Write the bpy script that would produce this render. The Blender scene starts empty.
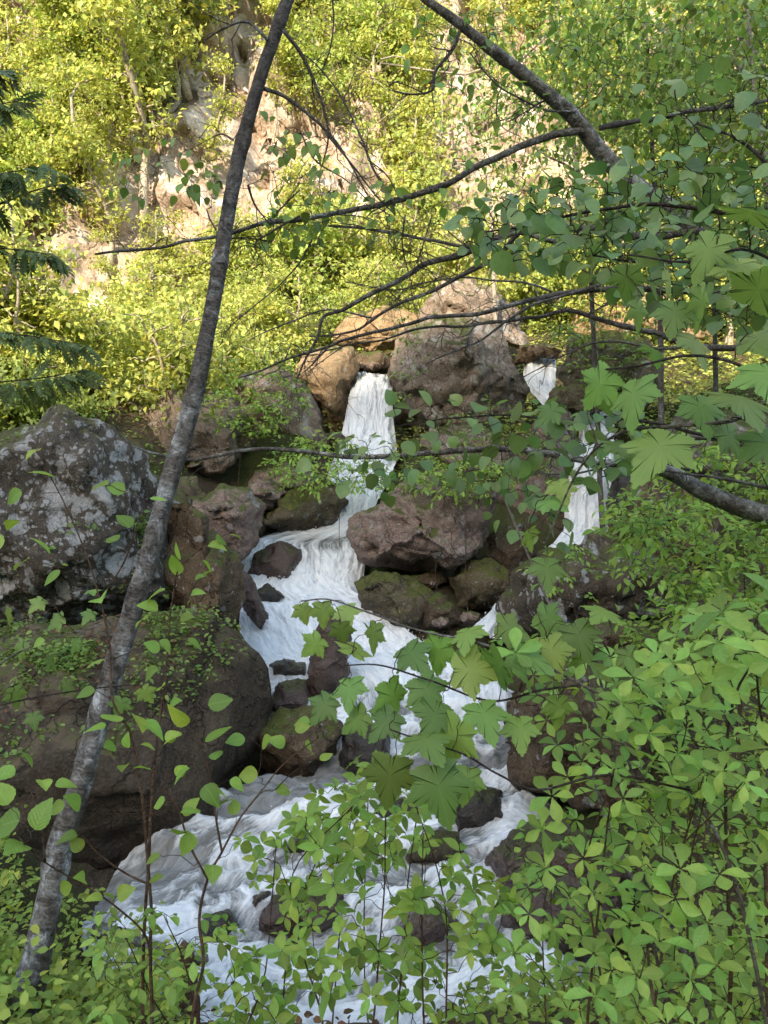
import bpy, math, random
import numpy as np

# ------------------------------------------------------------------ basics
SC = bpy.context.scene
COL = SC.collection
RNG = np.random.default_rng(11)
random.seed(5)
F = 769.0
PITCH = math.radians(-5.0)
CP, SP = math.cos(PITCH), math.sin(PITCH)


def P(px, py, Y):
    """point of the place seen at a photograph pixel, Y metres ahead of the camera"""
    x = (px - 384.0) / F
    u = (512.0 - py) / F
    d = np.array([x, CP - u * SP, SP + u * CP])
    return d * (Y / d[1])


def PP(lst, Y=None):
    return np.array([P(q[0], q[1], (q[2] if len(q) > 2 else Y)) for q in lst])


def nrm(a):
    a = np.asarray(a, float)
    return a / (np.linalg.norm(a, axis=-1, keepdims=True) + 1e-12)


# ------------------------------------------------------------------ noise
def _hash(ix, iy, iz, seed):
    h = (ix.astype(np.int64) * 374761393 + iy.astype(np.int64) * 668265263 + iz.astype(np.int64) * 2147483647 + seed * 144665) & 0xFFFFFFFF
    h = ((h ^ (h >> 13)) * 1274126177) & 0xFFFFFFFF
    h = ((h ^ (h >> 16)) * 2246822519) & 0xFFFFFFFF
    return ((h ^ (h >> 15)) & 0xFFFFFF) / float(0xFFFFFF)


def vnoise(p, seed=0):
    p = np.asarray(p, float)
    i = np.floor(p)
    f = p - i
    f = f * f * f * (f * (f * 6 - 15) + 10)
    x, y, z = i[:, 0], i[:, 1], i[:, 2]
    r = 0
    for dx in (0, 1):
        wx = f[:, 0] if dx else 1 - f[:, 0]
        for dy in (0, 1):
            wy = f[:, 1] if dy else 1 - f[:, 1]
            for dz in (0, 1):
                wz = f[:, 2] if dz else 1 - f[:, 2]
                r = r + wx * wy * wz * _hash(x + dx, y + dy, z + dz, seed)
    return r * 2 - 1


def fbm(p, seed=0, octv=4, gain=.5, lac=2.03):
    p = np.asarray(p, float)
    a, s, r = 1.0, 1.0, 0.0
    for o in range(octv):
        r = r + a * vnoise(p * s + o * 17.3, seed + o)
        a *= gain
        s *= lac
    return r


def cells(p, seed=0):
    """distance to the nearest and second nearest feature point"""
    p = np.asarray(p, float)
    i = np.floor(p)
    d1 = np.full(len(p), 9.0)
    d2 = np.full(len(p), 9.0)
    for dx in (-1, 0, 1):
        for dy in (-1, 0, 1):
            for dz in (-1, 0, 1):
                c = i + np.array([dx, dy, dz])
                q = c + np.stack([_hash(c[:, 0], c[:, 1], c[:, 2], seed + k) for k in range(3)], 1)
                d = np.linalg.norm(q - p, axis=1)
                d2 = np.minimum(d2, np.maximum(d1, d))
                d1 = np.minimum(d1, d)
    return d1, d2


def facets(p, seed=0):
    """broken stone: every cell is its own tilted flat piece"""
    p = np.asarray(p, float)
    i = np.floor(p)
    best = np.full(len(p), 9.0)
    val = np.zeros(len(p))
    for dx in (-1, 0, 1):
        for dy in (-1, 0, 1):
            for dz in (-1, 0, 1):
                c = i + np.array([dx, dy, dz])
                h = [_hash(c[:, 0], c[:, 1], c[:, 2], seed + k) for k in range(7)]
                q = p - (c + np.stack(h[:3], 1))
                d = np.linalg.norm(q, axis=1)
                v = (q * (np.stack(h[3:6], 1) - .5)).sum(1) * 1.5 + (h[6] - .5) * .5
                m = d < best
                best = np.where(m, d, best)
                val = np.where(m, v, val)
    return val


# ------------------------------------------------------------------ meshes
def tag(o, label=None, cat=None, group=None, kind=None):
    if label: o['label'] = label
    if cat: o['category'] = cat
    if group: o['group'] = group
    if kind: o['kind'] = kind
    return o


class MB:
    def __init__(s):
        s.V, s.F, s.U, s.A, s.n, s.X = [], [], [], [], 0, []

    def add(s, V, Fs, U=None, A=None):
        V = np.asarray(V, float).reshape(-1, 3)
        for f in (Fs if isinstance(Fs, list) else [Fs]):
            f = np.asarray(f, np.int64)
            if len(f): s.F.append(f + s.n)
        s.V.append(V)
        s.U.append(np.zeros((len(V), 2)) if U is None else np.asarray(U, float))
        s.A.append(np.zeros(len(V)) if A is None else np.asarray(A, float))
        s.n += len(V)
        return s

    def absorb(s, other, mat):
        s.X.append((len(s.F), mat))
        for V, U, A in zip(other.V, other.U, other.A):
            s.V.append(V)
            s.U.append(U)
            s.A.append(A)
        s.F += [f + s.n for f in other.F]
        s.n += other.n
        s.X[-1] += (len(s.F),)

    def mesh(s, name, mat, off=(0, 0, 0), smooth=True, attr=None):
        V = np.concatenate(s.V) - np.asarray(off)
        U = np.concatenate(s.U)
        me = bpy.data.meshes.new(name)
        me.vertices.add(len(V))
        me.vertices.foreach_set('co', V.astype(np.float32).ravel())
        loops = np.concatenate([f.ravel() for f in s.F])
        tot = np.concatenate([np.full(len(f), f.shape[1]) for f in s.F])
        me.loops.add(len(loops))
        me.loops.foreach_set('vertex_index', loops.astype(np.int32))
        me.polygons.add(len(tot))
        me.polygons.foreach_set('loop_start', np.concatenate([[0], np.cumsum(tot)[:-1]]).astype(np.int32))
        me.polygons.foreach_set('loop_total', tot.astype(np.int32))
        me.polygons.foreach_set('use_smooth', np.full(len(tot), smooth))
        uv = me.uv_layers.new(name='UVMap')
        uv.data.foreach_set('uv', U[loops].astype(np.float32).ravel())
        if attr:
            a = me.attributes.new(attr, 'FLOAT', 'POINT')
            a.data.foreach_set('value', np.concatenate(s.A).astype(np.float32))
        me.update(calc_edges=True)
        me.validate()
        me.materials.append(mat)
        mi = np.zeros(len(s.F), int)
        for k, (i0, m_, i1) in enumerate(s.X):
            me.materials.append(m_)
            mi[i0:i1] = k + 1
        if s.X: me.polygons.foreach_set('material_index', np.repeat(mi, [len(f) for f in s.F]).astype(np.int32))
        return me

    def build(s, name, mat, parent=None, loc=None, smooth=True, attr=None):
        """ONE mesh object; vertices are in world space and get stored relative to the thing's base"""
        base = np.array(parent.location) if parent is not None else np.array(loc if loc is not None else (0, 0, 0))
        o = bpy.data.objects.new(name, s.mesh(name, mat, base, smooth, attr))
        COL.objects.link(o)
        if parent is not None:
            o.parent = parent
        else:
            o.location = base
        return o


def empty(name, loc, label=None, cat=None, group=None):
    o = bpy.data.objects.new(name, None)
    o.location = [float(c) for c in loc]
    o.empty_display_size = .2
    COL.objects.link(o)
    return tag(o, label, cat, group)


def smooth_path(p, n=6):
    p = np.asarray(p, float)
    if len(p) < 3:
        t = np.linspace(0, 1, n + 1)[:, None]
        return p[0] * (1 - t) + p[-1] * t
    q = np.vstack([2 * p[0] - p[1], p, 2 * p[-1] - p[-2]])
    out = []
    for i in range(1, len(q) - 2):
        a, b, c, d = q[i - 1:i + 3]
        for t in np.arange(n) / n:
            out.append(.5 * ((2 * b) + (-a + c) * t + (2 * a - 5 * b + 4 * c - d) * t * t + (-a + 3 * b - 3 * c + d) * t ** 3))
    out.append(p[-1])
    return np.array(out)


def tube(mb, path, rad, sides=6, wob=0.0, seed=0):
    path = np.asarray(path, float)
    n = len(path)
    rad = np.interp(np.linspace(0, 1, n), np.linspace(0, 1, len(rad)), rad) if np.ndim(rad) else np.full(n, rad)
    T = nrm(np.gradient(path, axis=0))
    ref = np.array([0, 0, 1.0]) if abs(T[0][2]) < .9 else np.array([1.0, 0, 0])
    a = nrm(np.cross(T[0], ref))
    A = np.zeros((n, 3))
    for i in range(n):
        a = a - T[i] * (a @ T[i])
        a = nrm(a)
        A[i] = a
    B = np.cross(T, A)
    th = np.linspace(0, 2 * math.pi, sides, endpoint=False)
    R = rad[:, None] * np.ones(sides)
    if wob:
        q = np.stack(np.broadcast_arrays(np.cos(th)[None] * 1.3, np.sin(th)[None] * 1.3, np.cumsum(np.r_[0, np.linalg.norm(np.diff(path, axis=0), axis=1)])[:, None] * (1.2 / max(rad.mean(), .004)) * .25), -1).reshape(-1, 3)
        R = R * (1 + wob * fbm(q, seed, 3).reshape(n, sides))
    V = path[:, None] + R[..., None] * (np.cos(th)[None, :, None] * A[:, None] + np.sin(th)[None, :, None] * B[:, None])
    V = V.reshape(-1, 3)
    i = np.arange(n - 1)[:, None] * sides
    j = np.arange(sides)[None]
    k = (np.arange(sides)[None] + 1) % sides
    Fq = np.stack([i + j, i + k, i + sides + k, i + sides + j], -1).reshape(-1, 4)
    s = np.cumsum(np.r_[0, np.linalg.norm(np.diff(path, axis=0), axis=1)])
    U = np.stack([np.broadcast_to(th / (2 * math.pi), (n, sides)).ravel(), np.repeat(s, sides)], 1)
    V = np.vstack([V, path[-1] + T[-1] * rad[-1], path[0]])
    U = np.vstack([U, [[.5, s[-1]], [.5, 0]]])
    e = (n - 1) * sides
    Ft = np.vstack([np.stack([e + j[0], e + k[0], np.full(sides, n * sides)], 1), np.stack([k[0], j[0], np.full(sides, n * sides + 1)], 1)])
    mb.add(V, [Fq, Ft], U)


# ------------------------------------------------------------------ leaf shapes: base at the origin, blade along +Y, upper side +Z
def blade(ts, ws, fold=.25, droop=.22, serr=0.0):
    V, U, Fq = [], [], []
    for i, (t, w) in enumerate(zip(ts, ws)):
        z = -droop * t * t
        k = serr * (1 if i % 2 else -1)
        for sx in (-1, 0, 1):
            V.append((sx * (w + (k if 0 < i < len(ts) - 1 else 0)), t, z + fold * abs(sx) * w))
            U.append((.5 + sx * w * .999, t))
    for i in range(len(ts) - 1):
        for c in (0, 1):
            a = i * 3 + c
            Fq.append((a, a + 1, a + 4, a + 3))
    return np.array(V, float), [np.array(Fq)], np.array(U, float)


def blades(ts, ws, fold, droop, serr=0.0):
    return [blade(ts, ws, fold * a, droop * b, serr) for a, b in ((.4, .3), (1, 1), (1.9, .7), (1.2, 2.1))]


OVATE = blades([0, .08, .2, .34, .5, .64, .78, .9, 1], [.0, .20, .33, .38, .35, .28, .18, .08, 0], .22, .25)
SERRATE = blades(list(np.linspace(0, 1, 15)), [max(.0, 1.02 * .40 * math.sin(math.pi * min(1, t) ** .72) ** .9) for t in np.linspace(0, 1, 15)], .2, .28, .012)
ROUND = blades([0, .06, .2, .38, .55, .72, .86, .95, 1], [.0, .24, .40, .46, .43, .34, .20, .08, 0], .15, .2)
OBOV = blades([0, .15, .32, .5, .66, .8, .92, 1], [.015, .07, .16, .24, .27, .22, .11, 0], .3, .3)
ELLIP = blades([0, .12, .3, .5, .7, .87, 1], [.0, .12, .22, .26, .21, .11, 0], .3, .25)
LANCE = blade([0, .12, .35, .6, .82, 1], [.0, .08, .14, .13, .07, 0], .3, .3)
SMALL = blade([0, .25, .6, 1], [.0, .27, .25, 0], .2, .25)
_h = [(0, 0), (.08, -.06), (.22, -.07), (.40, -.02), (.34, .07), (.33, .15), (.41, .19), (.46, .28), (.60, .42), (.46, .43), (.40, .51), (.31, .49), (.215, .50), (.25, .60), (.22, .66), (.17, .70), (.13, .84)]
_h2 = []
for (x0, y0), (x1, y1) in zip(_h, _h[1:] + [(0, 1.0)]):        # fine teeth between the lobe points
    l_ = math.hypot(x1 - x0, y1 - y0)
    _h2.append((x0, y0))
    for s_, o_ in ((.38, .022), (.55, -.012), (.8, .018)):
        _h2.append((x0 + (x1 - x0) * s_ + (y1 - y0) * o_ / l_ * 1.0, y0 + (y1 - y0) * s_ - (x1 - x0) * o_ / l_))
_h = _h2
_o = _h + [(0, 1.0)] + [(-x, y) for x, y in reversed(_h[1:])]


def _maple():
    V = [(0, .30, 0)]
    for x, y in _o:
        V.append((x, y, -.16 * math.hypot(x, y - .3) - .12 * y * y))      # straight along every ray, so the blade does not pleat
    n = len(_o)
    return np.array(V), [np.array([(0, 1 + i, 1 + (i + 1) % n) for i in range(n)])], np.array([(.5 + v[0], v[1]) for v in V])


MAPLE = _maple()
_r = [(0, 0, 0), (.34, .42, .05), (0, 1, -.18), (-.34, .42, .05)]
RHOMB = (np.array(_r), [np.array([(0, 1, 2), (0, 2, 3)])], np.array([(.5 + a, b) for a, b, c in _r]))


def _pinnate():
    V, Fq, U, n = [], [], [], 0
    v0, f0, u0 = LANCE
    for i in range(7):
        y = .12 + i * .115
        for s in (-1, 1):
            if i == 6 and s == 1:
                continue
            a = s * math.radians(58 - i * 3) if i < 6 else 0
            L = .40 - .03 * abs(i - 2.5)
            c, q = math.cos(a), math.sin(a)
            w = v0 * L * np.array([1.25, 1, 1])
            V.append(np.stack([w[:, 0] * c + w[:, 1] * q, -w[:, 0] * q + w[:, 1] * c + y, w[:, 2] - .25 * y * y], 1))
            Fq.append(f0[0] + n)
            U.append(u0)
            n += len(v0)
    st = np.array([(-.006, 0, 0), (.006, 0, 0), (.004, .5, -.06), (-.004, .5, -.06), (.003, .9, -.2), (-.003, .9, -.2)])
    V.append(st)
    U.append(np.full((6, 2), .5))
    Fq.append(np.array([(0, 1, 2, 3), (3, 2, 4, 5)]) + n)
    return np.concatenate(V), [np.concatenate(Fq)], np.concatenate(U)


PINNATE = _pinnate()


def leaves(mb, tm, org, dirs, nor, size):
    org = np.asarray(org, float).reshape(-1, 3)
    n = len(org)
    if not n: return
    size = np.broadcast_to(size, (n,))
    dirs, nor = np.broadcast_to(dirs, (n, 3)), np.broadcast_to(nor, (n, 3))
    if isinstance(tm, list):               # flat, bent and curled blades of one kind
        k = RNG.integers(0, len(tm), n)
        for j, t_ in enumerate(tm):
            m = k == j
            leaves(mb, t_, org[m], dirs[m], nor[m], size[m])
        return
    V, Fs, U = tm
    y = nrm(dirs)
    x = nrm(np.cross(y, nor))
    z = np.cross(x, y)
    W = org[:, None] + size[:, None, None] * (V[None, :, 0, None] * x[:, None] + V[None, :, 1, None] * y[:, None] + V[None, :, 2, None] * z[:, None])
    k = len(V)
    mb.add(W.reshape(-1, 3), [(f[None] + (np.arange(n) * k)[:, None, None]).reshape(-1, f.shape[1]) for f in Fs], np.tile(U, (n, 1)))


def rdir(n, rng=None):
    rng = rng or RNG
    return nrm(rng.normal(size=(n, 3)))


# ------------------------------------------------------------------ materials
def newmat(name):
    m = bpy.data.materials.new(name)
    m.use_nodes = True
    nt = m.node_tree
    nt.nodes.clear()
    return m, nt, nt.nodes.new('ShaderNodeOutputMaterial')


def N(nt, typ, ins=None, **kw):
    n = nt.nodes.new(typ)
    for k, v in kw.items():
        setattr(n, k, v)
    for k, v in (ins or {}).items():
        if isinstance(v, bpy.types.NodeSocket):
            nt.links.new(v, n.inputs[k])
        else:
            n.inputs[k].default_value = v
    return n


def noise(nt, vec, scale, detail=4, rough=.55, dist=0.0):
    return N(nt, 'ShaderNodeTexNoise', {'Vector': vec, 'Scale': scale, 'Detail': detail, 'Roughness': rough, 'Distortion': dist}).outputs['Fac']


def ramp(nt, fac, *stops):
    r = nt.nodes.new('ShaderNodeValToRGB')
    e = r.color_ramp.elements
    while len(e) < len(stops): e.new(.5)
    for el, (p, c) in zip(e, stops):
        el.position = p
        el.color = (c, c, c, 1) if np.isscalar(c) else (*c, 1)
    nt.links.new(fac, r.inputs[0])
    return r.outputs[0]


def mixc(nt, fac, a, b, mode='MIX'):
    n = nt.nodes.new('ShaderNodeMix')
    n.data_type = 'RGBA'
    n.blend_type = mode
    for k, v in ((0, fac), (6, a), (7, b)):
        if isinstance(v, bpy.types.NodeSocket):
            nt.links.new(v, n.inputs[k])
        else:
            n.inputs[k].default_value = v if k == 0 else (*v, 1)
    return n.outputs[2]


def math_(nt, op, a, b=0.0, clamp=False):
    n = nt.nodes.new('ShaderNodeMath')
    n.operation = op
    n.use_clamp = clamp
    for k, v in ((0, a), (1, b)):
        if isinstance(v, bpy.types.NodeSocket):
            nt.links.new(v, n.inputs[k])
        else:
            n.inputs[k].default_value = v
    return n.outputs[0]


def leaf_mat(name, base, var=.10, trans=.35, rough=.45, spec=.4, veins=0.0, tcol=None, side=0.0):
    m, nt, out = newmat(name)
    isl = N(nt, 'ShaderNodeNewGeometry').outputs['Random Per Island']
    v = math_(nt, 'MULTIPLY_ADD', isl, 1.0)
    val = N(nt, 'ShaderNodeMapRange', {'Value': isl, 'To Min': 1 - var * 3.2, 'To Max': 1 + var * 3.2}).outputs[0]
    w = N(nt, 'ShaderNodeTexWhiteNoise', {'W': isl}, noise_dimensions='1D').outputs['Value']
    hue = N(nt, 'ShaderNodeMapRange', {'Value': w, 'To Min': .5 - var * .22, 'To Max': .5 + var * .16}).outputs[0]
    col = N(nt, 'ShaderNodeHueSaturation', {'Hue': hue, 'Saturation': 1.0, 'Value': val, 'Color': (*base, 1)}).outputs[0]
    col = mixc(nt, ramp(nt, isl, (.90, 0), (.97, .45)), col, (base[0] * 1.5, base[1] * .95, base[2] * .7))
    uvn = None
    if veins:
        uv = N(nt, 'ShaderNodeTexCoord').outputs['UV']
        sp = N(nt, 'ShaderNodeSeparateXYZ', {0: uv})
        du = math_(nt, 'SUBTRACT', sp.outputs[0], .5)
        if side:                                   # veins spread from the stalk like fingers
            ang = math_(nt, 'SUBTRACT', math_(nt, 'ARCTAN2', sp.outputs[1], du), math.pi / 2)
            rad_ = math_(nt, 'SQRT', math_(nt, 'ADD', math_(nt, 'MULTIPLY', du, du), math_(nt, 'MULTIPLY', sp.outputs[1], sp.outputs[1])))
            sv = math_(nt, 'MULTIPLY', math_(nt, 'ABSOLUTE', math_(nt, 'SINE', math_(nt, 'MULTIPLY', ang, 3.6))), rad_)
            vm = N(nt, 'ShaderNodeMapRange', {'Value': sv, 'From Min': .006, 'From Max': .03, 'To Min': 1.0, 'To Max': 0.0}).outputs[0]
        else:
            au = math_(nt, 'ABSOLUTE', du)
            mid = N(nt, 'ShaderNodeMapRange', {'Value': au, 'From Min': .008, 'From Max': .03, 'To Min': 1.0, 'To Max': 0.0}).outputs[0]
            sv = math_(nt, 'SINE', math_(nt, 'MULTIPLY', math_(nt, 'SUBTRACT', sp.outputs[1], math_(nt, 'MULTIPLY', au, .9)), 46.0))
            vm = math_(nt, 'MAXIMUM', mid, math_(nt, 'MULTIPLY', N(nt, 'ShaderNodeMapRange', {'Value': sv, 'From Min': .6, 'From Max': 1.0}).outputs[0], .35))
        col = mixc(nt, math_(nt, 'MULTIPLY', vm, veins), col, tuple(min(1, c * 1.6 + .03) for c in base))
        bl = noise(nt, uv, 3.0, 3, .6)
        col = mixc(nt, ramp(nt, bl, (.35, 0), (.75, .35)), col, tuple(c * .62 for c in base))
        uvn = N(nt, 'ShaderNodeBump', {'Strength': .25, 'Distance': .002, 'Height': math_(nt, 'MULTIPLY', bl, 2.0) if side else math_(nt, 'ADD', sv, math_(nt, 'MULTIPLY', bl, 2.0))}).outputs[0]
    p = N(nt, 'ShaderNodeBsdfPrincipled', {'Base Color': col, 'Roughness': rough, 'Specular IOR Level': spec})
    if uvn: nt.links.new(uvn, p.inputs['Normal'])
    tc = N(nt, 'ShaderNodeHueSaturation', {'Hue': .485, 'Saturation': 1.12, 'Value': 1.5, 'Color': col}).outputs[0]
    t = N(nt, 'ShaderNodeBsdfTranslucent', {'Color': tc})
    mx = N(nt, 'ShaderNodeMixShader', {0: trans, 1: p.outputs[0], 2: t.outputs[0]})
    nt.links.new(mx.outputs[0], out.inputs[0])
    return m


def rock_mat(name, a, b, lichen=0.0, moss=0.0, wet=0.0, lcol=(.42, .42, .42), mcol=(.07, .085, .02), scale=1.0, dirt=0.0):
    m, nt, out = newmat(name)
    tc = N(nt, 'ShaderNodeTexCoord').outputs['Object']
    g = N(nt, 'ShaderNodeNewGeometry')
    nz = N(nt, 'ShaderNodeSeparateXYZ', {0: g.outputs['Normal']}).outputs[2]
    n1 = noise(nt, tc, 1.3 * scale, 6, .6, .4)
    n2 = noise(nt, tc, 7 * scale, 6, .65)
    n3 = noise(nt, tc, 38 * scale, 4, .6)
    col = mixc(nt, ramp(nt, n1, (.34, 0), (.66, 1)), a, b)
    col = mixc(nt, ramp(nt, n2, (.3, .0), (.72, .75)), col, tuple(c * .45 for c in a))
    col = mixc(nt, ramp(nt, n3, (.45, 0), (.75, .45)), col, tuple(min(1, c * 1.9 + .02) for c in b))
    if lichen:
        wv = N(nt, 'ShaderNodeTexNoise', {'Vector': tc, 'Scale': 9 * scale, 'Detail': 4, 'Roughness': .6}).outputs['Color']
        wp = N(nt, 'ShaderNodeVectorMath', {0: tc, 1: N(nt, 'ShaderNodeVectorMath', {0: wv, 1: (.16 / scale, .16 / scale, .16 / scale)}, operation='MULTIPLY').outputs[0]}, operation='ADD').outputs[0]
        reg = noise(nt, tc, 1.1 * scale, 4, .6)
        lm = None
        for sc_, rr in ((2.4, .62), (5.5, .60), (13, .55)):        # round patches of several sizes that grow into each other
            vo = N(nt, 'ShaderNodeTexVoronoi', {'Vector': wp, 'Scale': sc_ * scale})
            rc = N(nt, 'ShaderNodeSeparateColor', {0: vo.outputs['Color']}).outputs[0]
            r_ = math_(nt, 'MULTIPLY', math_(nt, 'ADD', math_(nt, 'SUBTRACT', rc, .62 - lichen * .55), math_(nt, 'MULTIPLY', math_(nt, 'SUBTRACT', reg, .5), 1.1)), rr * 1.5)
            e = math_(nt, 'SUBTRACT', r_, vo.outputs['Distance'])
            q_ = N(nt, 'ShaderNodeMapRange', {'Value': e, 'From Min': -.02, 'From Max': .05}).outputs[0]
            lm = q_ if lm is None else math_(nt, 'MAXIMUM', lm, math_(nt, 'MULTIPLY', q_, .8))
        l2 = noise(nt, tc, 30 * scale, 4, .65)
        lc = mixc(nt, ramp(nt, l2, (.3, 0), (.7, 1)), tuple(c * .55 for c in lcol), lcol)
        lm = math_(nt, 'MULTIPLY', lm, ramp(nt, n2, (.33, .15), (.5, .92)))
        col = mixc(nt, lm, col, lc)
    if dirt:
        dm = ramp(nt, math_(nt, 'ADD', nz, math_(nt, 'MULTIPLY', math_(nt, 'SUBTRACT', n2, .5), .7)), (.55, 0), (.8, dirt))
        col = mixc(nt, dm, col, (.13, .10, .065))
    if moss:
        m1 = noise(nt, tc, 1.8 * scale, 5, .65)
        s = math_(nt, 'ADD', math_(nt, 'MULTIPLY', nz, .55), m1)
        t0 = 1.12 - moss * .75
        mm = ramp(nt, s, (max(0, t0 - .1), 0), (min(1, t0 + .1), .95))
        mc = mixc(nt, n3, tuple(c * .5 for c in mcol), tuple(c * 1.5 for c in mcol))
        col = mixc(nt, mm, col, mc)
    ck = N(nt, 'ShaderNodeTexVoronoi', {'Vector': N(nt, 'ShaderNodeVectorMath', {0: tc, 1: N(nt, 'ShaderNodeTexNoise', {'Vector': tc, 'Scale': 3 * scale, 'Detail': 4}).outputs['Color']}, operation='ADD').outputs[0], 'Scale': 1.3 * scale}, feature='DISTANCE_TO_EDGE').outputs['Distance']
    ckm = ramp(nt, ck, (.0, 1), (.022, 0))
    col = mixc(nt, math_(nt, 'MULTIPLY', ckm, math_(nt, 'MULTIPLY', ramp(nt, n1, (.42, 0), (.6, 1)), .75)), col, tuple(c * .18 for c in a))
    damp = N(nt, 'ShaderNodeAttribute', attribute_name='damp').outputs['Fac']
    damp = math_(nt, 'MAXIMUM', damp, wet)
    col = mixc(nt, math_(nt, 'MULTIPLY', damp, .62), col, tuple(c * .25 for c in a))
    bmp = math_(nt, 'ADD', math_(nt, 'SUBTRACT', math_(nt, 'MULTIPLY', n2, 1.0), math_(nt, 'MULTIPLY', ckm, .5)), math_(nt, 'MULTIPLY', n3, .5))
    nn = N(nt, 'ShaderNodeBump', {'Strength': .9, 'Distance': .05, 'Height': bmp}).outputs[0]
    rgh = math_(nt, 'SUBTRACT', N(nt, 'ShaderNodeMapRange', {'Value': n2, 'To Min': .85, 'To Max': 1.0}).outputs[0], math_(nt, 'MULTIPLY', damp, .62))
    p = N(nt, 'ShaderNodeBsdfPrincipled', {'Base Color': col, 'Roughness': rgh, 'Specular IOR Level': .25 + .25 * wet, 'Normal': nn})
    nt.links.new(p.outputs[0], out.inputs[0])
    return m


def bark_mat(name, a, b, lichen=0.3, lcol=(.36, .37, .38), scale=1.0, rings=True, fade=0.0):
    m, nt, out = newmat(name)
    tc = N(nt, 'ShaderNodeTexCoord').outputs['Object']
    uv = N(nt, 'ShaderNodeTexCoord').outputs['UV']
    uvs = N(nt, 'ShaderNodeMapping', {'Vector': uv, 'Scale': (3, 60, 1)}).outputs[0]
    r = noise(nt, uvs, 1.2, 3, .6)
    n1 = noise(nt, tc, 9 * scale, 5, .65)
    n2 = noise(nt, tc, 60 * scale, 3, .6)
    n4 = noise(nt, tc, 24 * scale, 5, .7, .6)
    col = mixc(nt, ramp(nt, n1, (.36, 0), (.64, 1)), a, b)
    col = mixc(nt, ramp(nt, n4, (.50, 0), (.62, .75)), col, tuple(c * .4 for c in a))
    col = mixc(nt, ramp(nt, n4, (.34, .55), (.44, 0)), col, tuple(c * 1.7 for c in b))
    if rings: col = mixc(nt, ramp(nt, r, (.56, 0), (.68, .7)), col, tuple(c * .35 for c in a))
    l = noise(nt, tc, 7 * scale, 8, .75, .8)
    lr = noise(nt, tc, 1.7 * scale, 3, .5)
    t0 = .5 + (.5 - lichen) * .4
    l = math_(nt, 'ADD', l, math_(nt, 'MULTIPLY', math_(nt, 'SUBTRACT', lr, .5), .55))
    if fade:                                   # fewer lichens high up the stem, and the colour darkens with height
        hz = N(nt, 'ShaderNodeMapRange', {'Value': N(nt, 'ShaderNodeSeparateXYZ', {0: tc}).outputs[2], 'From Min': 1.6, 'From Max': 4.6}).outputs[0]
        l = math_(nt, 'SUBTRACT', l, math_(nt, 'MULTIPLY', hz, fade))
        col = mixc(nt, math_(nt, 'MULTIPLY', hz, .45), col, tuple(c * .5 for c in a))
    lm = ramp(nt, l, (t0 - .10, 0), (t0 + .01, .35), (t0 + .06, .9))
    lm = math_(nt, 'MULTIPLY', lm, ramp(nt, n2, (.3, .25), (.5, 1)))
    col = mixc(nt, lm, col, lcol)
    h = math_(nt, 'ADD', math_(nt, 'MULTIPLY', n1, .8), math_(nt, 'ADD', math_(nt, 'MULTIPLY', r, .6), math_(nt, 'MULTIPLY', n2, .5)))
    nn = N(nt, 'ShaderNodeBump', {'Strength': 1.0, 'Distance': .022, 'Height': h}).outputs[0]
    p = N(nt, 'ShaderNodeBsdfPrincipled', {'Base Color': col, 'Roughness': .85, 'Specular IOR Level': .2, 'Normal': nn})
    nt.links.new(p.outputs[0], out.inputs[0])
    return m


def ground_mat(name, a, b, green, gamt):
    m, nt, out = newmat(name)
    tc = N(nt, 'ShaderNodeTexCoord').outputs['Object']
    n1 = noise(nt, tc, .6, 6, .65)
    n2 = noise(nt, tc, 6, 6, .7)
    n3 = noise(nt, tc, 40, 3, .6)
    col = mixc(nt, ramp(nt, n2, (.3, 0), (.7, 1)), a, b)
    col = mixc(nt, ramp(nt, n3, (.5, 0), (.7, .5)), col, tuple(c * 2 for c in b))
    col = mixc(nt, ramp(nt, n1, (.62 - gamt * .3, 0), (.72 - gamt * .3, .85)), col, green)
    nn = N(nt, 'ShaderNodeBump', {'Strength': 1, 'Distance': .08, 'Height': math_(nt, 'ADD', n2, math_(nt, 'MULTIPLY', n3, .4))}).outputs[0]
    p = N(nt, 'ShaderNodeBsdfPrincipled', {'Base Color': col, 'Roughness': .95, 'Specular IOR Level': .1, 'Normal': nn})
    nt.links.new(p.outputs[0], out.inputs[0])
    return m


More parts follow.
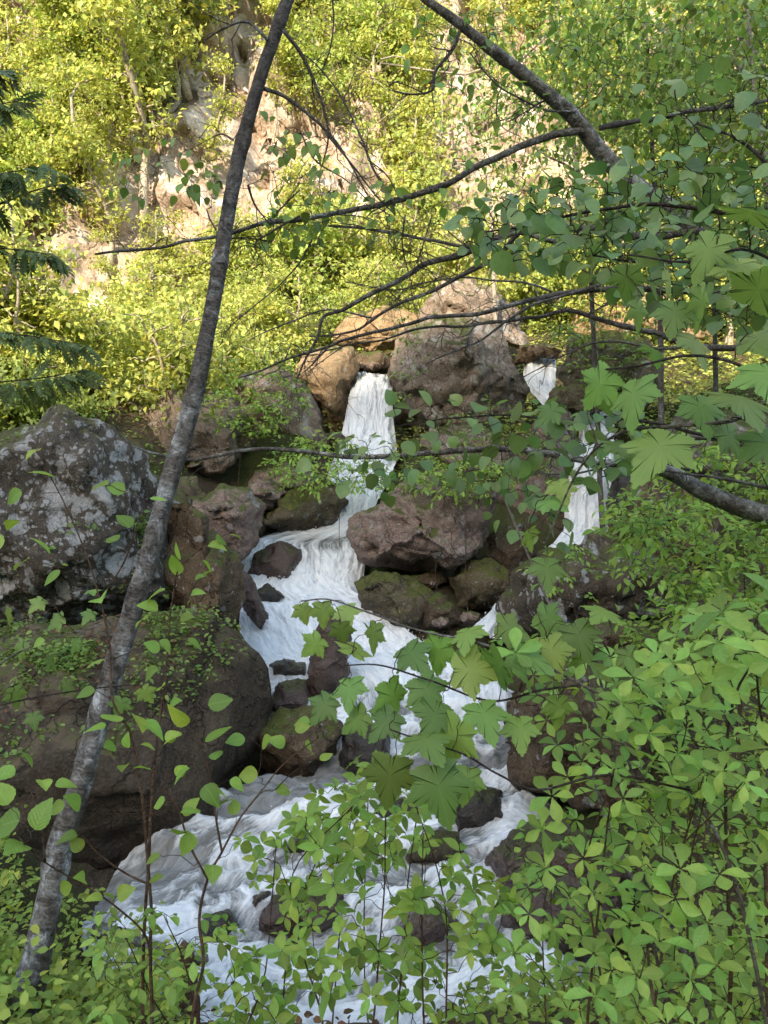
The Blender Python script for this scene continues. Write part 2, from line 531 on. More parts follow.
def water_mat(name):
    m, nt, out = newmat(name)
    uv = N(nt, 'ShaderNodeTexCoord').outputs['UV']
    tc = N(nt, 'ShaderNodeTexCoord').outputs['Object']
    foam = N(nt, 'ShaderNodeAttribute', attribute_name='foam').outputs['Fac']
    st = N(nt, 'ShaderNodeMapping', {'Vector': uv, 'Scale': (5.0, 1.25, 1)}).outputs[0]
    st2 = N(nt, 'ShaderNodeMapping', {'Vector': uv, 'Scale': (14.0, 3.5, 1)}).outputs[0]
    a = noise(nt, st, 1.0, 7, .68, 1.4)
    b = noise(nt, st2, 1.0, 5, .7, .8)
    f = math_(nt, 'ADD', math_(nt, 'MULTIPLY', a, .65), math_(nt, 'MULTIPLY', b, .35))
    s = math_(nt, 'ADD', f, math_(nt, 'SUBTRACT', foam, .5))
    fm = ramp(nt, s, (.32, 0), (.46, .6), (.62, 1))
    fine = noise(nt, tc, 30, 4, .7)
    fc = mixc(nt, ramp(nt, b, (.34, 0), (.58, 1)), (.55, .585, .63), (.80, .81, .82))
    nn = N(nt, 'ShaderNodeBump', {'Strength': .55, 'Distance': .04, 'Height': math_(nt, 'ADD', math_(nt, 'MULTIPLY', b, 1.0), math_(nt, 'MULTIPLY', fine, .25))}).outputs[0]
    wcol = mixc(nt, ramp(nt, a, (.35, 0), (.65, 1)), (.13, .13, .122), (.27, .28, .285))
    col = mixc(nt, fm, wcol, fc)
    rg = N(nt, 'ShaderNodeMapRange', {'Value': fm, 'To Min': .12, 'To Max': .65}).outputs[0]
    p = N(nt, 'ShaderNodeBsdfPrincipled', {'Base Color': col, 'Roughness': rg, 'IOR': 1.33, 'Normal': nn, 'Subsurface Weight': math_(nt, 'MULTIPLY', fm, .75), 'Subsurface Radius': (.10, .11, .12), 'Subsurface Scale': 1.0})
    nt.links.new(p.outputs[0], out.inputs[0])
    return m


def foam_mat(name):
    m, nt, out = newmat(name)
    p = N(nt, 'ShaderNodeBsdfPrincipled', {'Base Color': (.85, .88, .91, 1), 'Roughness': .4})
    nt.links.new(p.outputs[0], out.inputs[0])
    return m


# ------------------------------------------------------------------ camera, sky, sun
cam = bpy.data.cameras.new('camera')
camo = bpy.data.objects.new('camera', cam)
COL.objects.link(camo)
camo.rotation_euler = (math.pi / 2 + PITCH, 0, 0)
cam.sensor_fit = 'VERTICAL'
cam.sensor_height = 24
cam.lens = F / 1024 * 24
cam.clip_start = .05
cam.clip_end = 2000
SC.camera = camo

SUN_EL = math.radians(27)
SUN_H = nrm(np.array([-.36, -.93]))
w = bpy.data.worlds.new('World')
SC.world = w
w.use_nodes = True
nt = w.node_tree
sky = N(nt, 'ShaderNodeTexSky', sky_type='NISHITA', sun_disc=False, sun_elevation=SUN_EL, sun_rotation=math.atan2(SUN_H[0], SUN_H[1]))
nt.links.new(sky.outputs[0], nt.nodes['Background'].inputs[0])
nt.nodes['Background'].inputs[1].default_value = .15
sd = np.array([SUN_H[0] * math.cos(SUN_EL), SUN_H[1] * math.cos(SUN_EL), math.sin(SUN_EL)])
sl = bpy.data.lights.new('sun', 'SUN')
sl.energy = 2.0
sl.angle = math.radians(.5)
sl.color = (1, .93, .83)
so = bpy.data.objects.new('sun', sl)
from mathutils import Vector
so.rotation_euler = Vector([float(c) for c in sd]).to_track_quat('Z', 'Y').to_euler()
so.location = (0, -20, 40)
COL.objects.link(so)
vs = SC.view_settings
vs.view_transform = 'Standard'
vs.look = 'None'
vs.gamma = 1
vs.exposure = 2.42
vs.use_white_balance = True
vs.white_balance_temperature = 8200
vs.white_balance_tint = 6
SC.cycles.max_bounces = 9
SC.cycles.diffuse_bounces = 6
SC.cycles.transmission_bounces = 7
SC.cycles.use_denoising = True
# ------------------------------------------------------------------ the stream: (left px, right px, py, metres ahead, foam)
MAIN = [(356, 388, 374, 18.9, .3), (356, 388, 380, 18.2, .5), (354, 388, 388, 18.0, .8), (349, 389, 412, 17.7, .85), (343, 392, 434, 17.3, .85), (338, 392, 448, 16.8, .7),
        (334, 388, 462, 16.3, .72), (332, 377, 486, 15.6, .75), (338, 365, 508, 15.1, .82), (325, 362, 526, 14.7, .82),
        (238, 362, 539, 14.3, .50), (236, 360, 552, 13.95, .66), (236, 358, 572, 13.55, .74), (236, 358, 588, 13.15, .76), (245, 372, 600, 12.7, .60),
        (245, 392, 609, 12.25, .68), (246, 408, 624, 11.95, .85), (248, 438, 644, 11.6, .85), (250, 470, 660, 11.2, .80), (255, 505, 676, 10.6, .66),
        (262, 520, 694, 9.95, .6), (270, 530, 716, 9.4, .64), (280, 540, 742, 8.85, .62), (280, 552, 764, 8.35, .5),
        (205, 548, 785, 7.95, .42), (160, 548, 818, 7.4, .58), (115, 552, 856, 6.85, .58), (92, 570, 900, 6.25, .60), (110, 590, 950, 5.65, .66),
        (112, 600, 1000, 5.2, .64), (115, 600, 1060, 4.75, .64), (115, 620, 1160, 4.15, .62)]
FORK = [(524, 556, 346, 19.6, .5), (525, 556, 355, 19.2, .7), (524, 556, 370, 18.7, .8), (532, 557, 386, 18.3, .8), (543, 575, 398, 17.9, .78), (560, 606, 404, 17.6, .72),
        (578, 614, 416, 17.2, .76), (576, 614, 440, 16.5, .8), (570, 613, 458, 16.0, .72), (567, 612, 470, 15.75, .8), (565, 610, 495, 15.35, .85), (563, 608, 525, 14.9, .8),
        (545, 602, 545, 14.3, .7), (518, 565, 572, 13.4, .7), (502, 524, 594, 12.5, .75), (490, 516, 610, 11.9, .78), (478, 515, 622, 11.3, .76), (462, 515, 640, 10.9, .7)]


def stream_arrays(S):
    L = np.array([P(s[0], s[2], s[3]) for s in S])
    R = np.array([P(s[1], s[2], s[3]) for s in S])
    return L, R


ML, MR = stream_arrays(MAIN)
FL, FR = stream_arrays(FORK)
_o_ = np.argsort(ML[:, 1])
SY, SXL, SXR, SZ = ML[_o_, 1], ML[_o_, 0], MR[_o_, 0], ML[_o_, 2]
_o2 = np.argsort(FL[:, 1])
FY, FXL, FXR, FZ = FL[_o2, 1], FL[_o2, 0], FR[_o2, 0], FL[_o2, 2]

HILL = np.array([(17, -1.2), (18.5, -.2), (20, .9), (22, 2.0), (24, 3.2), (26, 4.4), (30, 5), (60, 10), (140, 14)])


def sstep(a, b, x):
    t = np.clip((np.asarray(x, float) - a) / (b - a), 0, 1)
    return t * t * (3 - 2 * t)


def ground_z(x, y):
    x = np.asarray(x, float)
    y = np.asarray(y, float)
    zw = np.interp(y, SY, SZ)
    xl = np.interp(y, SY, SXL)
    xr = np.interp(y, SY, SXR)
    dl = np.maximum(xl - x, 0)
    dr = np.maximum(x - xr, 0)
    fl = zw - .55
    # left bank
    left = fl + np.minimum(dl * .9, .7) + .28 * np.maximum(dl - .5, 0)
    # right bank: steep beside the lower stream, low between the two falls
    k = sstep(10.0, 13.0, y)
    right = fl + np.minimum(dr * .9, .6) + (1 - k) * .55 * np.maximum(dr - .4, 0) + k * (.03 * dr + .5 * np.maximum(dr - 5.2, 0))
    z = np.where(x < xl, left, np.where(x > xr, right, fl))
    # bed of the right-hand fall
    fz = np.interp(y, FY, FZ)
    fxl = np.interp(y, FY, FXL) - .25
    fxr = np.interp(y, FY, FXR) + .25
    inb = (y > 11) & (y < 19.8)
    df = np.maximum(np.maximum(fxl - x, x - fxr), 0)
    z = np.where(inb & (df < 1.5), np.minimum(z, fz - .5 + df * .5), z)
    z = np.minimum(z, 6)
    z = z - 1.3 * np.exp(-((x + 3.35) / .8) ** 2 - ((y - 15.6) / 1.0) ** 2)          # hollow under the boulder
    # hillside behind
    h = np.interp(y, HILL[:, 0], HILL[:, 1]) + .05 * np.abs(x + 2)
    t = sstep(16.5, 19.5, y)
    gully = np.exp(-((x - 0.0) / .9) ** 2) + np.exp(-((x - 3.9) / .8) ** 2)
    h = h - gully * .9 * (1 - sstep(20, 24, y))
    z = z * (1 - t) + h * t
    # the near bank on which the camera stands
    nb = np.interp(y, [-20, -6, .6, 2.2, 3.4, 4.7, 5.5], [-1.2, -1.5, -1.62, -2.1, -2.75, -3.7, -5])
    nb = nb + .35 * np.clip(-x - 1.6, 0, 3) * (1 - sstep(5, 6, y)) + .3 * np.clip(x - 1.0, 0, 4)
    z = np.where(y < 5.5, np.maximum(z, nb), z)
    return z


def grid(xs, ys):
    X, Y = np.meshgrid(xs, ys)
    n, m = X.shape
    i = (np.arange(n - 1)[:, None] * m + np.arange(m - 1)[None]).ravel()
    return X.ravel(), Y.ravel(), np.stack([i, i + 1, i + m + 1, i + m], 1)


def warp_axis(a, b, c0, c1, n):
    """dense between c0 and c1"""
    d = np.linspace(c0, c1, n)
    lo = c0 - np.geomspace(.15, c0 - a, 28)[::-1]
    hi = c1 + np.geomspace(.15, b - c1, 28)
    return np.r_[lo, d, hi]


M_ground = ground_mat('bank soil', (.05, .038, .026), (.11, .085, .06), (.045, .06, .018), .55)
M_cliff = rock_mat('pale cliff rock', (.30, .21, .16), (.46, .37, .31), lichen=.56, lcol=(.68, .61, .57), moss=.30, mcol=(.12, .11, .03), scale=.35)
xs = warp_axis(-260, 260, -9, 9, 150)
ys = warp_axis(-330, 140, -1, 24, 210)
X, Y, Fq = grid(xs, ys)
Z = ground_z(X, Y)
q = np.stack([X, Y, Z * 0], 1)
near = np.exp(-((X / 12) ** 2))
Z = Z + .10 * fbm(q * .9, 3, 5) * near + .5 * fbm(q * .12, 4, 4) * (1 - near)
gm = MB().add(np.stack([X, Y, Z], 1), Fq)
tag(gm.build('ground', M_ground), kind='structure')


def cliff_y(x, z):
    """how far back the cliff face stands at a place along it and a height"""
    b = np.interp(z, [-3, 3, 6, 10, 16, 22, 30, 40, 46, 52], [25.2, 25.8, 26.8, 28.4, 31.0, 33.4, 36.5, 41, 46, 56])
    return b - .028 * np.abs(x) ** 1.45 * .55 + 1.6 * np.sin(x * .23 + .6) * np.clip(z / 8, 0, 1)


xs = np.linspace(-46, 46, 460)
zs = np.linspace(-2, 50, 300)
X, Zc, Fq = grid(xs, zs)
Yc = cliff_y(X, Zc)
q = np.stack([X, Yc * .5, Zc], 1)
big = fbm(q * .16, 21, 3)
c1, c2 = cells(q * np.array([.42, .3, .26]) + .3 * fbm(q * .5, 5, 2)[:, None], 7)
blk = np.clip(c2 - c1, 0, .35) / .35
Yc = Yc - .7 * facets(q * np.array([.5, .4, .22]), 33) * 1.6 - .5 * facets(q * np.array([1.3, 1, .6]), 34) - .9 * big - .7 * blk - .35 * fbm(q * 1.1, 9, 4) + .4
cm = MB().add(np.stack([X, Yc, Zc], 1), Fq[:, ::-1])
tag(cm.build('cliff', M_cliff), kind='structure')

# plateau beyond the cliff top out to the horizon, and the added shade ridge put unseen behind the camera to keep the low sun off the stream
X, Y, Fq = grid(np.linspace(-300, 300, 60), np.linspace(46, 500, 40))
q = np.stack([X, Y, X * 0], 1)
tag(MB().add(np.stack([X, Y, 46 + (Y - 46) * .12 + 2 * fbm(q * .03, 2, 3)], 1), Fq).build('plateau', M_ground), kind='structure')
per = np.array([-SUN_H[1], SUN_H[0]])      # along the ridge, towards +X
if per[0] < 0: per = -per
RD = 200.0
uu = np.linspace(-260, 260, 420)
vv = np.r_[np.linspace(-1, 0, 12), np.linspace(.1, 1.6, 14)]
U_, V_, Fq = grid(uu, vv)
org = np.array([-2.0, 20.0]) + SUN_H * RD
crest = RD * math.tan(SUN_EL) + np.interp(U_, [-12, -5, -1.5, .8, 3, 9], [-5.0, -4.8, -2.2, 1.0, 2.6, 3.2])  # crest shaped so that its shadow edge falls along the hillside foot
crest = crest + 1.1 * fbm(np.stack([U_ * .22, U_ * 0, U_ * 0], 1), 31, 4)
hgt = np.where(V_ > 0, 1 - np.abs(V_) / 1.6, 1 - np.abs(V_)) ** 1.15 * crest
wid = 130.0
px_ = org[0] + per[0] * U_ + SUN_H[0] * V_ * wid
py_ = org[1] + per[1] * U_ + SUN_H[1] * V_ * wid
tag(MB().add(np.stack([px_, py_, hgt], 1), Fq).build('added_shade_hill', ground_mat('added shade ridge', (.03, .035, .015), (.05, .06, .02), (.035, .05, .015), .9)), kind='structure')


# ------------------------------------------------------------------ water
def water_sheet(S, nu, seed, edge=.10):
    S = np.array(S, float)
    t = np.linspace(0, len(S) - 1, (len(S) - 1) * 20 + 1)
    D = np.stack([smooth_path(np.array([S[:, k], S[:, k], S[:, k]]).T, 20)[:, 0] for k in range(5)], 1)
    L = np.array([P(a[0], a[2], a[3]) for a in D])
    R = np.array([P(a[1], a[2], a[3]) for a in D])
    n = len(D)
    ds_ = np.linalg.norm(np.diff((L + R) / 2, axis=0), axis=1)
    run = np.cumsum(np.r_[0, ds_])
    run2 = np.cumsum(np.r_[0, ds_ * (1 + 2.0 * (sstep(10.5, 8.5, L[1:, 1]) if len(S) > 25 else 0))])     # broken, less drawn-out foam where the stream lies flatter
    u = np.linspace(0, 1, nu)
    ext = np.minimum(edge / np.maximum(np.linalg.norm(R - L, axis=1), .3), .14)
    uu = (u[None] * (1 + 2 * ext[:, None]) - ext[:, None])
    V = L[:, None] + (R - L)[:, None] * uu[..., None]
    slope = np.gradient(L[:, 2]) / np.maximum(np.gradient(run), 1e-4)
    steep = np.clip(-slope * 1.6, .15, 1.0)
    foam = np.repeat(D[:, 4], nu).reshape(n, nu)
    wd = np.linalg.norm(R - L, axis=1)
    x = (uu - .5) * (wd ** .6 * 1.6)[:, None]
    if len(S) > 25: x = x + .30 * np.maximum(run2 - run2[np.argmin(np.abs(L[:, 1] - 9.5))], 0)[:, None]      # the lower stream bears away to the left
    q = np.stack([x.ravel() * 3.0, np.repeat(run2, nu) * 1.0, np.zeros(n * nu)], 1)
    q[:, 0] += .7 * fbm(q * .6, seed + 3, 3)
    s1 = fbm(q, seed, 4).reshape(n, nu)
    s2 = fbm(q * np.array([2.6, 2.0, 1]), seed + 9, 4).reshape(n, nu)
    s3 = fbm(q * np.array([7.0, 6.0, 1]), seed + 11, 3).reshape(n, nu)
    big = fbm(q * np.array([.38, .75, 1]), seed + 20, 3).reshape(n, nu)
    rid = 1 - np.abs(s1)
    low = sstep(11.5, 9.0, np.repeat(L[:, 1], nu).reshape(n, nu)) if len(S) > 25 else 0 * s1
    dz = (.08 + .05 * low) * big + (.055 * (rid - .6) + .03 * s2 + .010 * s3) * (.55 + .8 * steep[:, None])
    tb_ = fbm(np.stack([V[..., 0].ravel() * 3.4, V[..., 1].ravel() * 3.4, V[..., 2].ravel() * 3.4], 1), seed + 31, 5).reshape(n, nu)
    dz = dz + low * (.05 * (.5 - np.abs(tb_)) + .02 * s2)
    dz = dz - (.16 + .10 * low) * sstep(.38, .5, np.abs(u - .5))[None]          # the sheet thins out and slips under the banks
    V[..., 2] += dz
    V[..., 1] -= .07 * steep[:, None] * (s1 * .8 + s2 * .5 + .25 * s3)
    fo = foam - .07 * low + .12 * low * tb_ + (.12 + .10 * low) * big - .16 * np.clip(-s1, 0, 1) + .08 * s2
    # slack water lies along the left side of the lower stream
    fo = fo - .22 * low * sstep(.42, .05, uu) * sstep(6.0, 7.2, np.repeat(L[:, 1], nu).reshape(n, nu))
    i = (np.arange(n - 1)[:, None] * nu + np.arange(nu - 1)[None]).ravel()
    Fq = np.stack([i, i + nu, i + nu + 1, i + 1], 1)
    U = np.stack([x.ravel() + .5 * fbm(q * .35, seed + 51, 3), np.repeat(run2, nu)], 1)
    mb = MB()
    mb.add(V.reshape(-1, 3), Fq, U, fo.ravel())
    return mb, V, fo


M_water = water_mat('foaming water')
wm, WV, WF = water_sheet(MAIN, 150, 40)
tag(wm.build('stream_water', M_water, attr='foam'), kind='structure')
wm, WV2, WF2 = water_sheet(FORK, 44, 60, .0)
tag(wm.build('waterfall', M_water, attr='foam'), kind='structure')

# splashed drops over the steep parts: nobody could count them
pts = []
for V, Fo, cnt in ((WV, WF, 5200), (WV2, WF2, 700)):
    p_ = (np.clip(Fo - .6, 0, 1) ** 2).ravel()
    p_ /= p_.sum()
    pts.append(V.reshape(-1, 3)[RNG.choice(len(p_), cnt, p=p_)])
pts = np.concatenate(pts) + np.abs(RNG.normal(size=(5900, 3))) * np.array([0, 0, .05]) + RNG.normal(size=(5900, 3)) * np.array([.05, .05, .01])
r = RNG.gamma(1.5, .0020, 5900) + .0015
oc = np.array([(1, 0, 0), (-1, 0, 0), (0, 1, 0), (0, -1, 0), (0, 0, 1), (0, 0, -1)], float)
of = np.array([(0, 2, 4), (2, 1, 4), (1, 3, 4), (3, 0, 4), (2, 0, 5), (1, 2, 5), (3, 1, 5), (0, 3, 5)])
VV = pts[:, None] + oc[None] * r[:, None, None] * (1 + .6 * RNG.random((5900, 1, 3)))
tag(MB().add(VV.reshape(-1, 3), (of[None] + np.arange(5900)[:, None, None] * 6).reshape(-1, 3)).build('spray', foam_mat('white spray')), kind='stuff')

# ------------------------------------------------------------------ boulders
import bmesh


def ico(n):
    bm = bmesh.new()
    bmesh.ops.create_icosphere(bm, subdivisions=n, radius=1)
    bm.verts.ensure_lookup_table()
    V = np.array([v.co[:] for v in bm.verts])
    Fc = np.array([[v.index for v in f.verts] for f in bm.faces])
    bm.free()
    return V, Fc


ICO = {k: ico(k) for k in (4, 5, 6)}


def vert_normals(V, Fc):
    fn = np.cross(V[Fc[:, 1]] - V[Fc[:, 0]], V[Fc[:, 2]] - V[Fc[:, 0]])
    n = np.zeros_like(V)
    for k in range(3):
        np.add.at(n, Fc[:, k], fn)
    return nrm(n)


ROCKS = {}


def boulder(name, label, poly, Y, D, mat, seed=1, sub=5, box=.62, cuts=15, rough=1.0, group=None, cat='boulder'):
    poly = np.array(poly, float)
    c2 = (poly.min(0) + poly.max(0)) / 2
    if Y is None:          # stands in the stream: its foot meets the water there
        S_ = np.array(MAIN)
        Y = float(np.interp(poly[:, 1].max() * .84 + poly[:, 1].min() * .16, S_[:, 2], S_[:, 3])) + .55 * D
    C = P(c2[0], c2[1], Y)
    fw = nrm(C)
    rt = nrm(np.cross(fw, [0, 0, 1]))
    up = np.cross(rt, fw)
    W = np.array([P(a[0], a[1], Y) for a in poly])
    # put the outline on the plane through the centre that faces the camera
    W = W * ((C @ fw) / (W @ fw))[:, None]
    a2 = np.stack([(W - C) @ rt, (W - C) @ up], 1)
    # dense outline -> radius as a function of angle
    dense = np.concatenate([a2[i] + (a2[(i + 1) % len(a2)] - a2[i]) * np.linspace(0, 1, 24, endpoint=False)[:, None] for i in range(len(a2))])
    th = np.arctan2(dense[:, 1], dense[:, 0])
    o = np.argsort(th)
    th, rr = th[o], np.linalg.norm(dense, axis=1)[o]
    th = np.r_[th - 2 * math.pi, th, th + 2 * math.pi]
    rr = np.r_[rr, rr, rr]
    V, Fc = ICO[sub]
    t = np.arctan2(V[:, 1], V[:, 0])
    s = np.clip(np.hypot(V[:, 0], V[:, 1]), 0, 1)
    rad = sum(np.interp(t + k, th, rr) for k in (-.06, -.02, .02, .06)) / 4
    rho = s ** box
    zz = np.sign(V[:, 2]) * np.abs(V[:, 2]) ** box
    rng = np.random.default_rng(seed * 7 + 3)
    Q = np.stack([rho * np.cos(t), rho * np.sin(t), zz], 1)
    sc = np.stack([rad, rad, np.full(len(rad), D)], 1)
    for k in range(cuts):                     # flat broken faces, mostly on the side one sees
        m = nrm(rng.normal(size=3) * np.array([.75, .75, .5]) + np.array([0, 0, -.75]))
        h = rng.uniform(.58, .9)
        d = Q @ m - h
        Q = Q - np.outer(np.maximum(d, 0) * .92, m)
    B = Q * sc
    # the broken faces must not shrink the outline: bring the widest ring back to it
    tb = np.arctan2(B[:, 1], B[:, 0])
    rb = np.hypot(B[:, 0], B[:, 1])
    nb_ = 72
    ib = ((tb + math.pi) / (2 * math.pi) * nb_).astype(int) % nb_
    mxr = np.zeros(nb_)
    np.maximum.at(mxr, ib, rb)
    mxr = np.array([np.mean([mxr[(i + k) % nb_] for k in (-1, 0, 1)]) for i in range(nb_)])
    cb = (np.arange(nb_) + .5) / nb_ * 2 * math.pi - math.pi
    kf = np.interp(cb, th, rr) / np.maximum(mxr, 1e-3)
    kk = np.interp(tb, np.r_[cb - 2 * math.pi, cb, cb + 2 * math.pi], np.tile(kf, 3))
    B[:, :2] *= np.clip(kk, .8, 1.7)[:, None]
    Wd = B[:, :1] * rt + B[:, 1:2] * up + B[:, 2:] * fw
    Fc = Fc[:, ::-1]
    n = vert_normals(Wd, Fc)
    size = (rr.mean() * rr.mean() * D) ** (1 / 3)
    q = Wd / size + seed * 3.7
    c1, c2_ = cells(q * 1.9 + .25 * fbm(q * 2.5, seed, 2)[:, None], seed)
    crack = np.clip(c2_ - c1, 0, .22) / .22 - 1
    fc_ = facets(q * 1.55 + .12 * fbm(q * 3, seed + 8, 2)[:, None], seed + 40)
    fc2 = facets(q * 3.6, seed + 60)
    layer = fbm(q * np.array([.8, .8, 4.2]), seed + 5, 3)
    d = size * rough * (.115 * fc_ + .045 * fc2 + .06 * fbm(q * 1.3, seed + 1, 3) + .02 * crack + .028 * layer + .03 * fbm(q * 4.5, seed + 2, 4) + .008 * fbm(q * 15, seed + 3, 3))
    Wd = Wd + n * d[:, None] + C
    zw_ = np.interp(Wd[:, 1], SY, SZ)
    ins = sstep(.9, .2, np.maximum(np.interp(Wd[:, 1], SY, SXL) - Wd[:, 0], Wd[:, 0] - np.interp(Wd[:, 1], SY, SXR)))
    damp = ins * sstep(.30, .10, Wd[:, 2] - zw_ + .12 * fbm(Wd * 3, 5, 3))
    mb = MB().add(Wd, Fc, None, damp)
    base = (C[0], C[1], Wd[:, 2].min())
    ob = mb.build(name, mat, loc=base, attr='damp')
    tag(ob, label, cat, group)
    ROCKS.setdefault(name, []).append((Wd, n))
    ob['seed'] = seed
    ROCKS[label] = (Wd, n)
    return ob


RED, RED2 = (.20, .135, .11), (.30, .22, .185)
M_lich = rock_mat('lichened grey rock', (.08, .064, .05), (.15, .125, .10), lichen=.60, lcol=(.56, .55, .54), moss=.36, mcol=(.085, .08, .03), scale=1.5)
M_brown = rock_mat('brown mossy rock', (.050, .037, .026), (.092, .069, .049), lichen=.0, moss=.16, dirt=.85)
M_brown2 = rock_mat('dark brown rock', (.085, .058, .037), (.15, .105, .068), lichen=.06, moss=.26)
M_red = rock_mat('reddish rock with pale flecks', RED, RED2, lichen=.22, lcol=(.45, .42, .40), moss=.30)
M_grey = rock_mat('grey pink rock', (.19, .14, .11), (.29, .225, .185), lichen=.30, lcol=(.46, .43, .40), moss=.26)
M_orange = rock_mat('orange weathered rock', (.26, .165, .09), (.38, .27, .17), lichen=.12, lcol=(.46, .42, .36), moss=.22)
M_moss = rock_mat('mossy olive rock', (.10, .082, .05), (.17, .135, .09), lichen=.12, moss=.46, mcol=(.085, .09, .022))
M_wet = rock_mat('wet dark rock', (.05, .040, .034), (.105, .08, .066), lichen=.0, moss=.12, wet=.9)
M_wetred = rock_mat('wet red rock', (.13, .08, .065), (.20, .135, .11), lichen=.0, moss=.22, wet=.75)
M_ring = rock_mat('dark rock with lichen rings', (.06, .045, .032), (.12, .09, .062), lichen=.42, lcol=(.52, .52, .50), moss=.30)

boulder('boulder', 'big pale grey boulder blotched with white and black lichen at the left edge', [(-60, 470), (-30, 428), (20, 420), (60, 417), (100, 430), (140, 455), (172, 480), (190, 520), (196, 560), (190, 600), (150, 645), (60, 660), (-60, 650)], 9.6, 1.5, M_lich, 2, 6, rough=.75)
boulder('boulder', 'dark mossy rock shoulder wedged between the lichened boulder and the white pool', [(160, 480), (185, 486), (208, 528), (238, 555), (243, 600), (232, 630), (190, 645), (160, 610)], 10.3, .9, M_brown2, 3)
boulder('boulder', 'huge dark brown boulder with earth on its top, at the lower left beside the stream', [(-90, 650), (-20, 628), (60, 620), (150, 612), (215, 613), (242, 628), (264, 655), (275, 690), (269, 725), (250, 760), (226, 800), (196, 835), (150, 872), (105, 908), (40, 915), (-90, 905)], 7.7, 1.35, M_brown, 4, 6, rough=.55)
boulder('boulder', 'flat red brown slab above the pool, two pale stones lying on it', [(196, 505), (222, 484), (248, 488), (264, 508), (258, 540), (240, 560), (205, 560)], 13.0, .8, M_red, 5)
boulder('boulder', 'low sloping rock with a yellow green moss band behind the pool', [(242, 540), (255, 512), (285, 490), (318, 481), (342, 486), (350, 503), (338, 528), (300, 541), (270, 545)], 14.8, .8, M_moss, 6)
boulder('boulder', 'wide rounded grey pink boulder behind the trunk with a dark hollow beneath', [(130, 440), (138, 405), (165, 386), (200, 383), (235, 393), (256, 412), (248, 440), (235, 466), (190, 484), (150, 482), (133, 462)], 16.2, 1.3, M_grey, 7)
boulder('boulder', 'rounded boulder under leafy twigs between the hollow and the orange rock', [(222, 405), (240, 374), (275, 366), (306, 384), (327, 420), (330, 448), (300, 452), (260, 448), (228, 434)], 17.2, 1.1, M_grey, 8)
boulder('boulder', 'tall orange rock standing at the left side of the upper fall', [(296, 372), (306, 350), (330, 343), (352, 347), (359, 370), (356, 402), (346, 428), (330, 436), (314, 405)], 18.1, .8, M_orange, 9)
boulder('boulder', 'small rock high in the gap just above the upper fall', [(352, 372), (358, 355), (380, 350), (396, 362), (392, 376), (370, 378)], 19.4, .6, M_brown2, 10, 4)
boulder('boulder', 'sunlit pinkish rock sloping up behind the top of the upper fall', [(330, 345), (345, 318), (385, 302), (425, 315), (430, 345), (385, 352)], 21.0, .9, M_orange, 11)
boulder('boulder', 'massive grey pink boulder forming the right wall of the upper fall', [(390, 345), (398, 322), (430, 314), (470, 318), (505, 335), (522, 360), (534, 395), (526, 428), (470, 445), (420, 445), (392, 424), (387, 390)], 17.8, 1.6, M_grey, 12, 6)
boulder('boulder', 'rounded sunlit boulder sitting on top of the massive grey pink one', [(416, 345), (423, 302), (440, 282), (470, 277), (500, 289), (521, 310), (526, 348)], 20.6, 1.3, M_grey, 13)
boulder('boulder', 'reddish boulder with pale flecks and a mossy top, in the middle of the cascade', [(347, 540), (352, 513), (380, 498), (410, 476), (440, 468), (475, 473), (497, 490), (492, 520), (479, 548), (450, 569), (410, 574), (368, 567)], 12.9, 1.1, M_red, 14, 6)
boulder('boulder', 'mossy boulder wedged right under the reddish one beside the white chute', [(352, 580), (375, 569), (410, 573), (432, 590), (438, 612), (425, 630), (390, 626), (362, 606)], 12.1, .65, M_moss, 15)
boulder('boulder', 'small smooth brown wedge of rock below the mossy boulder', [(424, 602), (437, 592), (455, 605), (462, 624), (440, 631), (424, 630)], 11.8, .4, M_brown2, 16, 4)
boulder('boulder', 'round boulder with green moss patches near the thin side fall', [(448, 578), (464, 560), (490, 557), (509, 572), (511, 598), (490, 611), (458, 608)], 12.5, .6, M_moss, 17)
boulder('boulder', 'small flat rock bridging two mossy boulders', [(410, 575), (440, 572), (450, 583), (431, 590), (413, 586)], 12.9, .4, M_brown2, 18, 4)
boulder('boulder', 'dark brown overhanging boulder with a ring of white lichen at the right', [(496, 612), (506, 572), (535, 545), (600, 533), (650, 545), (684, 570), (682, 612), (640, 628), (560, 636), (512, 632)], 10.7, 1.2, M_ring, 19, 6)
boulder('boulder', 'orange brown slanting boulder half under the green shrubs at the right', [(606, 525), (628, 490), (660, 468), (705, 478), (725, 520), (718, 575), (680, 595), (630, 580)], 12.2, 1.1, M_brown2, 20)
boulder('boulder', 'dark wet rock leaning against the right fall', [(606, 505), (614, 470), (636, 452), (662, 462), (644, 500), (622, 535)], 14.6, .7, M_wet, 21)
boulder('boulder', 'mossy boulder between the two steps of the right fall', [(556, 372), (570, 340), (610, 325), (650, 338), (664, 380), (645, 412), (612, 414), (578, 404)], 17.5, .8, M_moss, 22)
boulder('boulder', 'warm sunlit rock at the top of the right fall', [(565, 335), (590, 292), (640, 284), (700, 300), (715, 345), (650, 352), (600, 345)], 23, 1.5, M_orange, 23)
boulder('boulder', 'broad shaded rock left of the right fall, behind hanging leaves', [(492, 500), (515, 450), (545, 412), (572, 408), (578, 440), (567, 500), (556, 545), (515, 550)], 16.0, 1.0, M_red, 24)
boulder('boulder', 'grey boulder behind the lichened limb at the right edge', [(640, 440), (680, 412), (768, 415), (810, 470), (770, 505), (690, 492)], 15.5, 1.3, M_grey, 25)
boulder('boulder', 'brown boulder in the lower middle, behind the whorled leaves', [(496, 725), (508, 690), (540, 658), (590, 648), (645, 680), (668, 740), (650, 795), (580, 806), (515, 785)], 7.7, 1.0, M_brown2, 26, 6)
